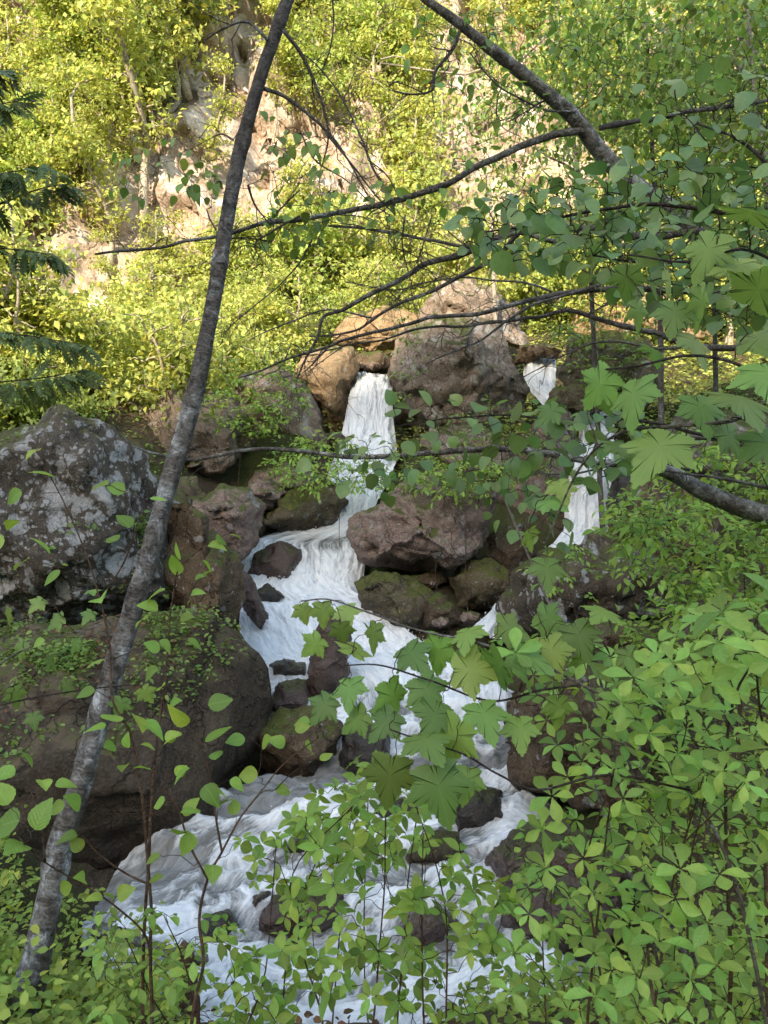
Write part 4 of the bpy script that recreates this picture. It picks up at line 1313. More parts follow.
# a second set of long branches a little lower than the first
t4 = thing('drooping_tree', drop_root(P(1000, 700, 5.6)), 'dark tree at the right whose thin branches droop leftwards over the two falls', 'tree')
trk = np.vstack([[np.array(t4.location) + np.array([0, 0, -.1])], PP([(940, 520, 5.6), (850, 400, 5.6), (790, 345, 5.6)])])
mb = MB()
s4 = smooth_path(trk, 8)
tube(mb, s4, [.08, .04], 12, .1, 14)
mb.build('trunk', M_limb, t4)
B4 = [([(790, 345), (740, 300), (690, 292), (640, 289), (600, 290), (560, 294), (535, 298), (500, 308), (460, 317), (425, 320), (390, 328), (350, 337), (320, 348), (290, 357), (258, 372), (240, 376)], 5.5, 5.3, .026, .005),
      ([(790, 345), (730, 350), (690, 345), (655, 332), (620, 325), (590, 316), (568, 312), (545, 317), (520, 318), (490, 322), (460, 326), (420, 330), (385, 340), (350, 345), (322, 352)], 5.5, 5.4, .024, .004),
      ([(600, 285), (560, 298), (530, 306), (505, 322), (480, 340), (465, 346), (445, 355), (425, 364)], 5.4, 5.2, .012, .004),
      ([(552, 292), (525, 283), (490, 280), (460, 278), (420, 284), (395, 290), (345, 282)], 5.5, 5.6, .008, .004), ([(700, 232), (665, 262), (640, 285), (610, 302), (585, 316)], 5.3, 5.4, .010, .005),
      ([(700, 345), (660, 348), (625, 342), (595, 343), (570, 352), (545, 365), (520, 378)], 5.4, 5.4, .012, .003), ([(330, 345), (312, 365), (296, 378)], 5.3, 5.3, .006, .003), ([(350, 342), (320, 362), (300, 378)], 5.4, 5.4, .004, .002)]
for k, (l, Y0, Y1, a, b) in enumerate(B4):
    branch(t4, pts(l, Y0, Y1), a, b, M_branch, seed=120 + k, sides=7, knots=2, fork=7)

# leaves that hang from t3: roundish, ranked along thin twigs
rng = np.random.default_rng(51)
lp = np.concatenate([scatter([(390, 405), (520, 395), (610, 420), (640, 470), (540, 500), (400, 470)], 125, 3.6, 4.4, 11, rng=rng), scatter([(470, 480), (560, 470), (580, 560), (480, 520)], 26, 3.6, 4.2, 13, rng=rng), scatter([(555, 400), (640, 395), (640, 470), (560, 465)], 34, 3.6, 4.3, 10, rng=rng),
                     scatter([(330, 430), (400, 440), (400, 480), (345, 490)], 26, 4.3, 4.8, rng=rng), scatter([(280, 445), (400, 430), (400, 505), (330, 500)], 14, 4.6, 4.9, rng=rng)])
sb, fb = MB(), MB()
mains = [pts([(905, 575), (790, 470), (690, 432), (610, 418), (560, 420), (500, 415), (450, 418), (400, 425)], 4.4, 4.0), pts([(905, 575), (720, 500), (600, 462), (540, 452), (470, 450), (350, 457)], 4.55, 4.75)]
branch(t3, mains[0], .014, .003, M_twig, seed=131, sides=6)
D_ = twigs_to(lp, mains, sb, .0020, .0011, rng, up=False)
fb.absorb(sb, M_twig)
leaves(fb, ROUND, lp, D_ + np.array([0, 0, -.5]) + rng.normal(size=D_.shape) * .35, np.array([0, -.3, 1]) + rng.normal(size=D_.shape) * .4, .088 * rng.uniform(.55, 1.2, len(lp)))
fb.build('foliage', M_round, t3)

# the waxy round leaves at the upper right
rng = np.random.default_rng(52)
lp = np.concatenate([scatter([(455, 215), (520, 190), (600, 165), (690, 160), (768, 175), (790, 330), (700, 320), (620, 290), (560, 262), (470, 262)], 520, 2.5, 3.6, 7, rng=rng), scatter([(640, 90), (790, 60), (790, 180), (680, 180)], 70, 2.8, 3.6, 12, rng=rng)])
t5 = thing('round_leaved_tree', drop_root(P(1040, 1010, 3.4)), 'small tree at the upper right with round waxy bluish green leaves', 'tree')
mains = [np.vstack([[np.array(t5.location)], PP([(1000, 640, 3.3), (900, 380, 3.2), (820, 270, 3.1)])]), pts([(820, 270), (760, 225), (700, 208), (640, 204), (580, 212), (530, 225), (480, 232)], 3.1, 3.0), pts([(820, 270), (760, 275), (700, 262), (640, 262), (590, 255)], 3.1, 2.9), pts([(820, 270), (780, 180), (740, 140), (690, 120)], 3.1, 3.3)]
for k, m in enumerate(mains):
    branch(t5, m, .05 if k == 0 else .012, .018 if k == 0 else .003, M_branch if k == 0 else M_twig, 'trunk' if k == 0 else 'branch', seed=140 + k, sides=8)
sb, fb = MB(), MB()
D_ = twigs_to(lp, mains[1:], sb, .0020, .0011, rng, up=False)
fb.absorb(sb, M_twig)
leaves(fb, ROUND, lp, D_ + np.array([0, 0, -.55]) + rng.normal(size=D_.shape) * .35, np.array([0, -.4, 1]) + rng.normal(size=D_.shape) * .45, .070 * rng.uniform(.55, 1.25, len(lp)))
fb.build('foliage', M_round, t5)


# ------------------------------------------------------------------ maples
def maple(label, root, mains, targets, size, seed, r=.006, mat=M_maple):
    rng = np.random.default_rng(seed)
    t = thing('maple_sapling', root, label, 'sapling')
    for k, m in enumerate(mains):
        branch(t, m, r if k == 0 else r * .6, .0022, M_twig if k else M_greytwig, 'stem' if k == 0 else 'branch', .05, seed + k, 6)
    sb, fb = MB(), MB()
    T = np.array([P(*q[:3]) for q in targets])
    sz = np.array([(q[3] if len(q) > 3 else 1.0) for q in targets]) * size
    # each leaf hangs from its own stalk
    B0 = T + np.array([0, .02, .0])
    D_ = twigs_to(B0, mains, sb, .0014, .0009, rng, up=False)
    fb.absorb(sb, M_twig2)
    dd = D_ * .5 + np.array([0, -.35, -.55]) + rng.normal(size=D_.shape) * .30
    leaves(fb, MAPLE, B0, dd, np.array([0, -.6, .9]) + rng.normal(size=D_.shape) * .28, sz * rng.uniform(.9, 1.1, len(sz)))
    fb.build('foliage', mat, t)
    return t


M1 = [(300, 606, 2.5, .7), (322, 604, 2.5, .8), (345, 606, 2.5, .85), (340, 625, 2.4, .7), (372, 632, 2.3, .8), (352, 655, 2.2, .9), (375, 625, 2.2, .9), (405, 648, 2.1, 1.05), (440, 640, 2.1, 1.1), (470, 628, 2.1, 1.1), (420, 680, 2.0, 1.1), (455, 672, 2.0, 1.15), (390, 685, 2.05, 1.1), (350, 680, 2.1, .9),
      (330, 700, 2.1, .8), (392, 762, 1.9, 1.15), (434, 770, 1.85, 1.35), (418, 735, 1.9, 1.2), (460, 725, 1.9, 1.15), (440, 705, 1.95, 1.1), (500, 680, 2.0, 1.1), (515, 650, 2.05, 1.1), (480, 655, 2.1, 1.0), (500, 625, 2.1, 1.1), (530, 680, 2.0, 1.0), (365, 715, 2.05, .9), (548, 640, 2.1, 1.0), (540, 615, 2.15, 1.0),
      (575, 625, 2.15, 1.0), (480, 705, 1.95, 1.0), (395, 715, 2.0, 1.0), (610, 610, 2.2, .95), (585, 655, 2.2, .95), (520, 720, 2.0, .9), (470, 772, 1.9, .8), (320, 640, 2.3, .7), (560, 700, 2.1, .9), (628, 650, 2.2, .9)]
maple('maple sapling with hanging lobed leaves in the very middle, over the lower cascade', drop_root(P(800, 1100, 1.9)),
      [np.vstack([[drop_root(P(800, 1100, 1.9))], PP([(740, 900, 2.0), (690, 790, 2.05), (630, 715, 2.1), (580, 685, 2.1), (530, 660, 2.08), (470, 640, 2.1), (420, 630, 2.15), (375, 615, 2.25), (330, 600, 2.4), (300, 602, 2.5)])]),
       PP([(690, 790, 2.05), (610, 775, 2.0), (540, 790, 1.92), (500, 775, 1.9), (465, 755, 1.9), (425, 742, 1.9), (390, 730, 1.95)]), PP([(580, 685, 2.1), (540, 690, 2.05), (490, 700, 2.0), (430, 680, 2.0), (380, 665, 2.1), (345, 665, 2.15)])], M1, .112, 210)
M2 = [(640, 378, 1.5, 1.2), (612, 372, 1.6, 1.0), (735, 390, 1.35, 1.35), (700, 395, 1.5, 1.0), (676, 432, 1.45, 1.25), (655, 440, 1.5, 1.1), (618, 440, 1.6, .9), (548, 560, 1.7, .8), (720, 232, 1.6, 1.1), (752, 215, 1.5, 1.2), (670, 268, 1.8, .9), (705, 285, 1.7, 1.0), (755, 300, 1.5, 1.1), (690, 330, 1.7, 1.0), (655, 345, 1.8, .8), (745, 340, 1.5, 1.1),
      (640, 300, 1.9, .8), (770, 360, 1.4, 1.2), (630, 265, 1.9, .8), (600, 395, 1.8, .8), (560, 405, 1.9, .75), (680, 300, 1.7, .9), (725, 425, 1.5, .9), (765, 430, 1.4, 1.2), (740, 255, 1.6, 1.0), (545, 500, 1.8, .7), (560, 480, 1.8, .7), (530, 530, 1.8, .7)]
maple('maple sapling with big close lobed leaves at the right edge', drop_root(P(1000, 1150, 1.6)),
      [np.vstack([[drop_root(P(1000, 1150, 1.6))], PP([(930, 700, 1.6), (850, 470, 1.55), (790, 400, 1.5), (730, 420, 1.5), (680, 425, 1.5), (620, 432, 1.6), (580, 470, 1.7), (545, 545, 1.75)])]),
       PP([(790, 400, 1.5), (740, 365, 1.5), (690, 355, 1.6), (640, 365, 1.55), (600, 370, 1.65)]), PP([(850, 470, 1.55), (800, 300, 1.55), (750, 250, 1.55), (690, 262, 1.7), (630, 255, 1.85)])], M2, .102, 240)
M3 = [(60, 618, 2.9, .8), (90, 612, 2.9, .7), (20, 640, 2.8, .8), (45, 660, 2.8, .7), (12, 690, 2.7, .8), (75, 640, 2.9, .7), (140, 690, 2.7, .7), (60, 685, 2.7, .7), (30, 715, 2.7, .7), (100, 660, 2.8, .7), (5, 610, 2.8, .7), (120, 700, 2.7, .7), (40, 600, 2.9, .7), (90, 590, 2.9, .6)]
maple('maple sapling with flat small lobed leaves in front of the huge brown boulder', drop_root(P(-160, 1100, 2.7)),
      [np.vstack([[drop_root(P(-160, 1100, 2.7))], PP([(-120, 850, 2.7), (-50, 720, 2.7), (0, 665, 2.75), (50, 640, 2.8), (100, 625, 2.9)])]), PP([(-50, 720, 2.7), (20, 700, 2.7), (80, 690, 2.7), (130, 685, 2.7)])], M3, .10, 260)


# ------------------------------------------------------------------ saplings with ovate toothed leaves at the left
def sapling(label, root, mains, twl, targets, size, seed, mat=M_sap, tm=SERRATE, bark=M_twig2, r=.0062, cat='sapling', name='broadleaf_sapling'):
    rng = np.random.default_rng(seed)
    t = thing(name, root, label, cat)
    for k, m in enumerate(mains):
        branch(t, m, r if k == 0 else r * .6, .0018, bark, 'stem' if k == 0 else 'branch', .05, seed + k, 6)
    sb, fb = MB(), MB()
    T = np.array([P(*q[:3]) for q in targets])
    sz = np.array([(q[3] if len(q) > 3 else 1.0) for q in targets]) * size
    D_ = twigs_to(T, mains, sb, .0014, .0008, rng)
    fb.absorb(sb, bark)
    leaves(fb, tm, T, D_ + np.array([0, -.15, -.45]) + rng.normal(size=D_.shape) * .35, np.array([0, -.4, 1.0]) + rng.normal(size=D_.shape) * .35, sz * rng.uniform(.85, 1.15, len(sz)))
    fb.build('foliage', mat, t)
    return t


S1 = [(118, 722, 2.3, 1.0), (105, 728, 2.3, .9), (135, 715, 2.35, 1.0), (142, 722, 2.35, .9), (128, 748, 2.3, .7), (115, 745, 2.3, .7), (140, 745, 2.3, .6), (125, 765, 2.3, .6), (15, 775, 2.2, .9), (32, 768, 2.2, .8), (42, 780, 2.2, .7), (8, 805, 2.1, .9), (20, 820, 2.1, 1.2), (35, 830, 2.1, 1.3), (10, 835, 2.1, 1.0), (25, 845, 2.1, 1.2),
      (55, 785, 2.2, .7), (65, 805, 2.25, .8), (80, 808, 2.25, .9), (78, 835, 2.25, .8), (82, 850, 2.25, .6), (72, 885, 2.25, .7), (85, 880, 2.25, .7), (103, 898, 2.25, .7), (117, 896, 2.25, .7), (150, 880, 2.3, .6), (40, 450, 2.5, .8), (55, 478, 2.5, .9), (22, 492, 2.5, .8), (50, 555, 2.45, .9), (28, 560, 2.45, .9), (118, 540, 2.45, .8),
      (130, 528, 2.45, .9), (108, 485, 2.5, .8), (125, 492, 2.5, .8), (150, 498, 2.5, .7), (100, 598, 2.4, .9), (60, 570, 2.45, .8), (5, 540, 2.5, .9), (15, 520, 2.5, .8), (45, 640, 2.4, .6), (95, 690, 2.35, .7), (160, 640, 2.35, .6)]
sapling('tall thin sapling with toothed leaves crossing in front of the grey leaning trunk', drop_root(P(150, 1130, 2.2)),
        [np.vstack([[drop_root(P(150, 1130, 2.2))], PP([(152, 1010, 2.3), (151, 950, 2.3), (152, 900, 2.32), (147, 840, 2.33), (142, 790, 2.34), (130, 735, 2.36), (112, 700, 2.38), (109, 650, 2.42), (100, 600, 2.45), (86, 552, 2.48), (66, 505, 2.5), (45, 465, 2.52)])]),
         PP([(150, 885, 2.31), (125, 873, 2.3), (100, 855, 2.27), (84, 838, 2.25)]), PP([(151, 965, 2.3), (145, 935, 2.29), (118, 908, 2.26), (85, 885, 2.25), (45, 862, 2.15), (20, 838, 2.1)]), PP([(100, 600, 2.45), (125, 560, 2.45), (140, 515, 2.48)]), PP([(45, 862, 2.15), (40, 820, 2.15), (30, 790, 2.2)])], None, S1, .080, 300)
S2 = [(190, 722, 2.2, .9), (208, 705, 2.2, 1.0), (205, 742, 2.2, 1.3), (182, 735, 2.2, .9), (215, 760, 2.25, .8), (190, 768, 2.2, .8), (205, 785, 2.2, .8), (175, 775, 2.2, .6), (217, 792, 2.25, .8), (165, 800, 2.2, .8), (183, 815, 2.2, .8), (200, 810, 2.2, .9), (178, 835, 2.2, .9), (190, 832, 2.2, .8), (245, 738, 2.3, .8), (262, 745, 2.3, .8), (285, 745, 2.35, .8), (295, 730, 2.35, .7),
      (258, 775, 2.3, .8), (275, 790, 2.3, .8), (230, 780, 2.25, .7), (220, 805, 2.25, .8), (235, 815, 2.25, .7), (305, 745, 2.4, .7), (160, 855, 2.2, .6), (150, 770, 2.2, .6), (165, 740, 2.2, .6), (310, 722, 2.4, .7), (325, 705, 2.4, .7), (212, 865, 2.2, .8), (240, 845, 2.25, .7), (320, 760, 2.4, .6)]
sapling('sapling with toothed leaves before the dark face of the huge brown boulder, its stem bent', drop_root(P(180, 1140, 2.1)),
        [np.vstack([[drop_root(P(180, 1140, 2.1))], PP([(192, 1020, 2.15), (204, 965, 2.18), (200, 920, 2.2), (208, 880, 2.2), (222, 852, 2.22), (240, 818, 2.25), (262, 790, 2.3), (285, 762, 2.34), (318, 738, 2.4)])]),
         PP([(222, 852, 2.22), (215, 815, 2.22), (210, 780, 2.22), (200, 745, 2.2), (192, 722, 2.2)]), PP([(208, 880, 2.2), (190, 845, 2.2), (178, 810, 2.2), (165, 790, 2.2)])], None, S2, .076, 330)
S3 = [(148, 618, 2.6, .8), (158, 610, 2.6, .9), (175, 575, 2.6, .9), (180, 560, 2.6, .8), (208, 545, 2.6, .7), (216, 540, 2.6, .7), (160, 650, 2.55, .9), (158, 668, 2.55, .9), (188, 640, 2.55, .8), (180, 620, 2.6, .7), (202, 560, 2.6, .7), (190, 595, 2.6, .7), (165, 590, 2.6, .9), (230, 535, 2.65, .6), (160, 690, 2.5, .7), (170, 705, 2.5, .7), (195, 580, 2.6, .6), (205, 575, 2.6, .5)]
sapling('slender sapling standing right behind the leaning trunk, few light leaves', drop_root(P(140, 1120, 2.6)),
        [np.vstack([[drop_root(P(140, 1120, 2.6))], PP([(146, 900, 2.5), (152, 780, 2.5), (160, 720, 2.52), (166, 680, 2.54), (169, 640, 2.57), (173, 600, 2.6), (180, 570, 2.6), (206, 545, 2.62)])])], None, S3, .08, 350)

# dark pinnate sprays at the left edge
rng = np.random.default_rng(61)
t = thing('dark_pinnate_tree', drop_root(P(-330, 900, 4.4)), 'dark feather leaved tree reaching in from the left edge', 'tree')
mains = [np.vstack([[np.array(t.location)], PP([(-300, 600, 4.4), (-230, 330, 4.3), (-200, 150, 4.3), (-180, 0, 4.3)])]), pts([(-230, 330), (-120, 320), (-40, 330), (30, 335), (80, 345)], 4.3, 4.0), pts([(-230, 330), (-120, 390), (-30, 385), (40, 378), (80, 372)], 4.3, 4.1), pts([(-200, 150), (-100, 130), (-40, 110), (20, 100)], 4.3, 4.1), pts([(-200, 180), (-100, 180), (-20, 175), (50, 165)], 4.3, 4.1), pts([(-210, 220), (-110, 235), (-30, 215), (40, 190), (70, 185)], 4.3, 4.2), pts([(-200, 120), (-110, 85), (-40, 78), (10, 72)], 4.3, 4.1), pts([(-220, 280), (-120, 262), (-50, 246), (20, 250), (60, 258)], 4.3, 4.2)]
fb = MB()
for k, m in enumerate(mains):
    branch(t, m, .06 if k == 0 else .008, .02 if k == 0 else .002, M_twig, 'trunk' if k == 0 else 'branch', seed=160 + k, sides=6)
    if k:
        s = smooth_path(m, 6)
        n = 26
        O = s[np.linspace(9, len(s) - 1, n).astype(int)]
        T = nrm(s[-1] - s[0])
        dd = T * .8 + np.array([0, -.2, -.45]) + rng.normal(size=(n, 3)) * .45
        leaves(fb, PINNATE, O, dd, np.array([0, -.3, 1]) + rng.normal(size=(n, 3)) * .4, rng.uniform(.11, .18, n))
fb.build('foliage', M_fir, t)
# ------------------------------------------------------------------ shrubs
def shrub(name, label, region, n, Y0, Y1, roots, kind, size, seed, mat, tm, bark=M_twig2, per=5, sep=0, r=.006, cat='shrub', group=None, wt=None, A=(0, -.4, .95), jit=.38, tilt=.25):
    """stems from a root fan out through the region; every twig tip carries a whorl, or a short leafy spray"""
    rng = np.random.default_rng(seed)
    T = scatter(region, n, Y0, Y1, sep, rng, wt)
    base = drop_root(P(*roots[0]))
    t = thing(name, base, label, cat, group)
    mains = []
    for k, q in enumerate(roots):
        b = drop_root(P(*q[:3]))
        if k == 0: b = base
        d = np.abs(T[:, 0] - b[0]) + rng.random(len(T)) * .5
        grp = T[np.argsort(d)[:max(3, len(T) // len(roots))]]
        tip = grp[np.argmax(grp[:, 2])]
        mid = grp.mean(0)
        m = np.array([b, b * .65 + mid * .35 + rng.normal(size=3) * .05, mid + rng.normal(size=3) * .04, tip])
        mains.append(m)
        branch(t, m, r, .0016, bark, 'stem', .05, seed + k, 6)
    sb, fb = MB(), MB()
    D_ = twigs_to(T, mains, sb, .0014, .0008, rng)
    if kind == 'whorl':
        whorl(fb, tm, T, np.array(A) + D_ * .35 + rng.normal(size=T.shape) * jit, per, size, rng, tilt)
    else:
        for c, d in zip(T, D_):
            d = nrm(d + rng.normal(size=3) * .35 + np.array([0, -.15, -.1]))
            L = size * per * .42 * rng.uniform(.7, 1.2)
            p = stem_path(c - d * L * .4, c + d * L * .6, .08, 6, rng, .04)
            tube(sb, p, [.0012, .0007], 3)
            alternate(fb, tm, p, per, size, rng, .1, .15, FACE, .12)
    fb.absorb(sb, bark)
    fb.build('foliage', mat, t)
    return t


G_AZ = None
shrub('azalea_shrub', 'whorled leaf shrub with big pale rosettes filling the lower right corner', [(610, 800), (700, 770), (790, 780), (790, 1040), (560, 1040), (580, 930)], 108, 1.75, 2.5, [(690, 1140, 1.8), (760, 1140, 1.7), (640, 1130, 2.0)], 'whorl', .066, 401, M_azal, OBOV, sep=20, r=.008)
shrub('azalea_shrub', 'whorled leaf shrub massed along the right edge at mid height', [(650, 650), (720, 605), (800, 590), (800, 800), (690, 800), (610, 700)], 128, 1.7, 2.7, [(780, 1140, 2.0), (840, 1100, 2.2), (720, 1130, 2.3)], 'whorl', .068, 402, M_azal, OBOV, sep=18, r=.009)
shrub('azalea_shrub', 'whorled leaf shrub before the brown boulder in the lower middle, stems leaning left', [(500, 640), (580, 625), (660, 660), (640, 780), (570, 790), (535, 690)], 44, 2.0, 2.9, [(690, 1080, 2.5), (730, 1080, 2.4)], 'whorl', .064, 403, M_azal, OBOV, sep=18, r=.009, bark=M_greytwig)
shrub('azalea_shrub', 'whorled leaf shrub bridging the wet slab and the lower right corner', [(540, 790), (640, 760), (650, 900), (600, 990), (500, 1000), (520, 900)], 34, 1.8, 2.5, [(640, 1150, 2.0), (600, 1150, 2.1)], 'whorl', .060, 404, M_azal, OBOV, sep=25)
shrub('leafy_shrub', 'many stemmed shrub of small bright leaves in the bottom middle before the white water', [(330, 830), (400, 800), (470, 830), (515, 900), (500, 1040), (340, 1040)], 104, 2.1, 2.9, [(430, 1140, 2.4), (470, 1140, 2.3), (400, 1140, 2.6), (360, 1130, 2.5)], 'whorl', .062, 405, M_shrub, ELLIP, per=(4, 5), r=.0055, A=(0, -.3, .95), jit=.45)
shrub('leafy_shrub', 'shrub of small bright leaves left of the bottom middle one, thin dark stems', [(235, 840), (330, 790), (370, 790), (350, 900), (330, 1040), (215, 1040), (225, 940)], 84, 2.2, 3.0, [(270, 1140, 2.5), (310, 1140, 2.4), (230, 1140, 2.4)], 'whorl', .062, 406, M_shrub, ELLIP, per=(4, 5), r=.005, A=(0, -.3, .95), jit=.45)
shrub('leafy_shrub', 'low shrub under the bent sapling at the bottom left', [(110, 930), (180, 905), (240, 920), (235, 1040), (90, 1040)], 46, 2.1, 2.8, [(150, 1140, 2.4), (210, 1140, 2.3)], 'spray', .052, 407, M_shrub, ELLIP, per=6, r=.004)
shrub('leafy_shrub', 'thin shrub with upright twigs before the dark wet ledge', [(350, 760), (410, 770), (400, 860), (330, 850), (280, 830)], 34, 2.6, 3.1, [(380, 1130, 2.7), (330, 1130, 2.6)], 'whorl', .064, 408, M_shrub, ELLIP, per=(4, 5), r=.004, sep=18)
shrub('leafy_shrub', 'small leaved shrub crowding the wet slab from the right', [(500, 830), (560, 800), (620, 820), (600, 900), (540, 1000), (500, 960)], 26, 2.6, 3.4, [(600, 1130, 2.7), (540, 1130, 2.7)], 'spray', .05, 409, M_shrub, OVATE, per=6, r=.004)
shrub('herb_bush', 'yellow green bush of tiny leaves at the foot of the leaning trunk, bottom left corner', [(-40, 880), (20, 868), (80, 885), (120, 940), (110, 1040), (-40, 1040)], 120, 3.7, 4.9, [(20, 1080, 4.3), (70, 1080, 4.2), (-30, 1080, 4.3)], 'spray', .055, 410, M_herb, ELLIP, per=7, r=.004)
shrub('herb_bush', 'bush of tiny leaves at the water edge right of the leaning trunk', [(90, 930), (150, 915), (190, 960), (180, 1040), (90, 1040)], 60, 3.6, 4.6, [(120, 1090, 4.0), (160, 1090, 3.9)], 'spray', .055, 411, M_herb, ELLIP, per=7, r=.004)
# layered fine shrubs on the right bank
shrub('bank_shrub', 'layered shrub of fine light green leaves under the lichened limb at the right', [(600, 500), (680, 500), (800, 520), (800, 600), (660, 600), (625, 560)], 230, 4.6, 6.4, [(740, 720, 5.6), (690, 700, 5.8), (800, 720, 5.2)], 'spray', .072, 420, M_shrub, ELLIP, per=8, r=.008)
shrub('bank_shrub', 'layered shrub of fine leaves lower on the right bank above the rosettes', [(640, 615), (700, 590), (800, 590), (800, 690), (660, 680), (620, 650)], 130, 3.9, 5.2, [(740, 850, 4.5), (700, 820, 4.8)], 'spray', .066, 421, M_shrub, ELLIP, per=8, r=.007)
shrub('bank_shrub', 'fine leaved shrub tucked behind the lichened limb near the right edge', [(620, 400), (700, 440), (800, 440), (800, 520), (700, 520), (650, 470)], 120, 6.0, 8.0, [(790, 640, 6.8), (740, 620, 7.4)], 'spray', .085, 422, M_shrub, ELLIP, per=8, r=.008)
shrub('boulder_shrub', 'small shrub spreading pale leaf layers under the thin limb at the cascade', [(262, 462), (300, 438), (345, 440), (385, 462), (395, 490), (345, 490), (300, 492)], 160, 13.2, 15.2, [(300, 505, 14.6), (340, 500, 14.2)], 'spray', .10, 423, M_shrub, ELLIP, per=7, r=.01)
shrub('boulder_shrub', 'small shrub growing on the mossy top of the reddish boulder', [(392, 470), (430, 455), (490, 458), (520, 478), (480, 500), (420, 495)], 120, 11.4, 12.6, [(440, 500, 12.3), (470, 500, 12.3)], 'spray', .095, 424, M_shrub, ELLIP, per=7, r=.009)
shrub('boulder_shrub', 'shrub overhanging the upper step of the right fall', [(550, 325), (600, 312), (660, 330), (640, 400), (600, 395), (560, 350)], 120, 16.2, 17.4, [(650, 385, 17.2), (620, 370, 17.0)], 'spray', .12, 425, M_tree, ELLIP, per=7, r=.012)
shrub('boulder_shrub', 'shrub trailing down the left side of the massive grey pink boulder', [(390, 330), (415, 300), (425, 340), (420, 420), (400, 400)], 30, 15.9, 16.6, [(420, 345, 16.4)], 'spray', .10, 426, M_tree, ELLIP, per=6, r=.01)
shrub('boulder_shrub', 'shrub covering the rounded boulder between the hollow and the orange rock', [(200, 400), (235, 370), (300, 368), (310, 400), (270, 440), (220, 430)], 130, 14.6, 16.2, [(270, 440, 16.0), (235, 445, 15.6)], 'spray', .11, 427, M_shrub, ELLIP, per=7, r=.01)
shrub('boulder_shrub', 'tuft of herbs between the two falls on the shaded rock', [(470, 400), (540, 415), (560, 470), (500, 480), (450, 440)], 110, 14.6, 15.8, [(520, 480, 15.3)], 'spray', .10, 428, M_tree, ELLIP, per=7, r=.01)
shrub('boulder_shrub', 'herb tuft in front of the lichen ringed boulder', [(520, 560), (580, 545), (620, 560), (600, 600), (540, 600)], 26, 8.0, 9.0, [(600, 640, 8.8)], 'spray', .075, 429, M_shrub, ELLIP, per=6, r=.006)

# ------------------------------------------------------------------ trees of the right bank, in the shade: airy crowns, thin stems
def bank_tree(label, trunk, seed, region, n, Y0, Y1, leaf, r=.05, bark=M_branch, mat=M_tree, nb=5):
    rng = np.random.default_rng(seed)
    p = PP(trunk)
    p[0] = drop_root(p[0])
    t = thing('bank_tree', p[0], label, 'tree')
    s = branch(t, p, r, r * .25, bark, 'trunk', .08, seed, 10)
    T = scatter(region, n, Y0, Y1, 0, rng)
    mains = [s[len(s) // 3:]]
    for k in range(nb):
        j = int(len(s) * rng.uniform(.35, .95))
        e = T[rng.integers(0, len(T))]
        m = stem_path(s[j], e, .1, 6, rng, .08)
        branch(t, m, r * .4, .005, bark, 'branch', .08, seed + 9 + k, 6, 3)
        mains.append(m)
    sb, fb = MB(), MB()
    C = T[:max(6, n // 14)]
    D_ = twigs_to(C, mains, sb, .004, .002, rng, up=False)
    fb.absorb(sb, bark)
    k = rng.integers(0, len(C), n)
    O = C[k] + rng.normal(size=(n, 3)) * np.array([.32, .32, .15])
    leaves(fb, SMALL, O, rdir(n, rng) + np.array([0, -.15, -.4]), np.array([0, -.4, 1]) + rng.normal(size=(n, 3)) * .45, leaf * rng.uniform(.6, 1.2, n))
    fb.build('crown', mat, t)


bank_tree('slim pale stemmed tree at the top right, its trunk reaching the top edge', [(668, 420, 11), (660, 280, 11), (652, 140, 11), (646, 40, 11), (640, -80, 11)], 501, [(540, 0), (768, -40), (768, 120), (600, 170), (520, 90)], 4600, 9.5, 12.5, .105, .045, M_branch)
bank_tree('thin tree at the far right edge, its trunk slightly bent under dense leaves', [(800, 420, 9.5), (775, 260, 9.5), (758, 120, 9.5), (748, 20, 9.5), (735, -90, 9.5)], 502, [(640, 20), (800, -20), (800, 260), (690, 250)], 4600, 8.5, 11, .10, .06, M_pale)
bank_tree('young tree behind the waxy leaves, its crown half hiding the bright cliff', [(610, 330, 14), (590, 250, 14), (575, 150, 14), (560, 40, 14), (555, -40, 14)], 503, [(460, 20), (640, 0), (660, 200), (560, 260), (460, 180)], 3400, 12.5, 15.5, .11, .05)
bank_tree('leafy tree right of the falls, its low crown spreading over the warm rock', [(720, 400, 13), (715, 320, 13), (705, 240, 13), (690, 160, 13)], 504, [(560, 200), (700, 150), (800, 200), (800, 330), (640, 330), (560, 280)], 2400, 11.5, 14, .11, .05)
bank_tree('light tree above the massive grey pink boulder, drooping small leaves', [(500, 270, 19.5), (490, 200, 19.5), (470, 110, 19.5), (460, 30, 19.5)], 505, [(330, 60), (520, 20), (560, 160), (480, 260), (380, 240)], 1500, 18.5, 21, .13, .06, M_pale, M_lit3)

# ------------------------------------------------------------------ ground cover that nobody could count
def cover(name, V, Nn, n, size, mat, seed, up=.55, tm=SMALL, clump=1.2, box=None, lift=.05, thr=-.1):
    rng = np.random.default_rng(seed)
    m = Nn[:, 2] > up
    if box is not None: m &= box(V)
    C = V[m]
    d = fbm(C * clump, seed, 3)
    C = C[d > thr]
    if len(C) < 5: return
    O = C[rng.integers(0, len(C), n)] + rng.normal(size=(n, 3)) * np.array([.05, .05, .0]) + np.abs(rng.normal(size=(n, 1))) * np.array([0, 0, lift])
    mb = MB()
    leaves(mb, tm, O, rdir(n, rng) * np.array([1, 1, .35]) + np.array([0, 0, .1]), np.array([0, -.25, 1]) + rng.normal(size=(n, 3)) * .4, size * rng.uniform(.5, 1.3, n))
    tag(mb.build(name, mat), kind='stuff')


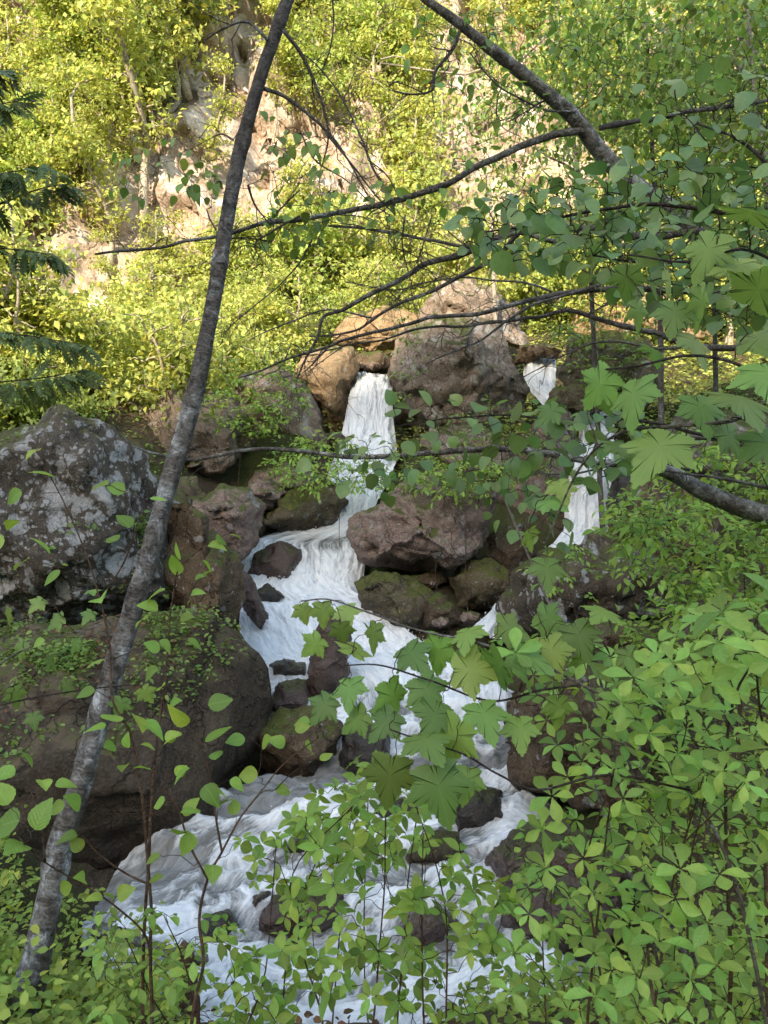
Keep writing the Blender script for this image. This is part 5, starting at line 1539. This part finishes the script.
Vb, Nb = ROCKS['huge dark brown boulder with earth on its top, at the lower left beside the stream']
cover('ground_cover', Vb, Nb, 2600, .06, M_tree, 601, .55, clump=1.5, lift=.05)
Va, Na = ROCKS['big pale grey boulder blotched with white and black lichen at the left edge']
cover('ground_cover', Va, Na, 900, .08, M_tree, 602, -.1, box=lambda v: (v[:, 2] < -.95) & (v[:, 1] < 10), clump=2)
cover('ground_cover', Va, Na, 250, .05, M_tree, 603, .75, clump=2.5, thr=.2)
gx, gy = np.meshgrid(np.linspace(-13, 13, 320), np.linspace(.8, 26, 360))
gz = ground_z(gx.ravel(), gy.ravel())
GV = np.stack([gx.ravel(), gy.ravel(), gz], 1)
GN = np.zeros_like(GV)
GN[:, 2] = 1
zs_ = np.interp(GV[:, 1], SY, SZ)
dry = GV[:, 2] > zs_ + .12
def region(b): return lambda v: b(v[:, 0], v[:, 1])
cover('ground_cover', GV[dry], GN[dry], 15000, .055, M_herb, 610, clump=1.2, box=region(lambda x, y: (y < 6.5) & (x < -1.2) & (x > -4.5)), lift=.18, thr=-.5)
cover('ground_cover', GV[dry], GN[dry], 20000, .055, M_herb, 611, clump=1.5, box=region(lambda x, y: (y < 7.5) & (x > .6) & (x < 5)), lift=.14, thr=-.5)
cover('ground_cover', GV[dry], GN[dry], 16000, .085, M_tree, 612, clump=.9, box=region(lambda x, y: (y > 7) & (y < 17) & (x > 1.2)), lift=.10, thr=-.3)
cover('ground_cover', GV[dry], GN[dry], 9000, .085, M_shrub, 613, clump=.9, box=region(lambda x, y: (y > 8) & (y < 18) & (x < -1.8)), lift=.12, thr=-.5)
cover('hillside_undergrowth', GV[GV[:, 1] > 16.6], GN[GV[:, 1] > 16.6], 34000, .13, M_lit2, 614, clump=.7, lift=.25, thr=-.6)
# leaf litter and twigs on the near banks
cover('leaf_litter', GV[dry], GN[dry], 2600, .06, leaf_mat('dry brown leaves', (.13, .075, .035), .15, .1, .7, .2), 615, clump=2, box=region(lambda x, y: (y < 8)), lift=.006, thr=-.2)
cover('leaf_litter', Vb, Nb, 500, .06, bpy.data.materials['dry brown leaves'], 616, .6, clump=2, lift=.006)

# ------------------------------------------------------------------ dead wood
def dead(name, label, path, r0, r1, mat, cat, seed=1, sides=12):
    mb = MB()
    p = smooth_path(np.array(path), 8)
    tube(mb, p, [r0, r1], sides, .22, seed)
    tag(mb.build(name, mat, loc=(p[0][0], p[0][1], p[:, 2].min())), label, cat)


dead('rotten_stump', 'brown broken stump among shrubs at the bottom left', PP([(192, 1030, 4.2), (189, 985, 4.25), (184, 948, 4.3)]), .055, .045, M_twig2, 'stump', 8)
dead('fallen_branch', 'mossy fallen branch at the water edge near the brown stump', PP([(95, 930, 5.0), (130, 938, 4.9), (170, 952, 4.7), (205, 960, 4.6)]), .05, .03, M_limb, 'branch', 9)
dead('fallen_branch', 'pale dead stem leaning among the rosettes at the lower right', PP([(690, 960, 2.6), (640, 890, 2.8), (612, 835, 3.0), (590, 770, 3.1)]), .016, .010, M_greytwig, 'branch', 10)
dead('fallen_branch', 'thin dead stem standing in front of the lichen ringed boulder', PP([(600, 720, 3.2), (565, 640, 3.3), (530, 560, 3.4), (505, 500, 3.5)]), .009, .004, M_greytwig, 'branch', 11)
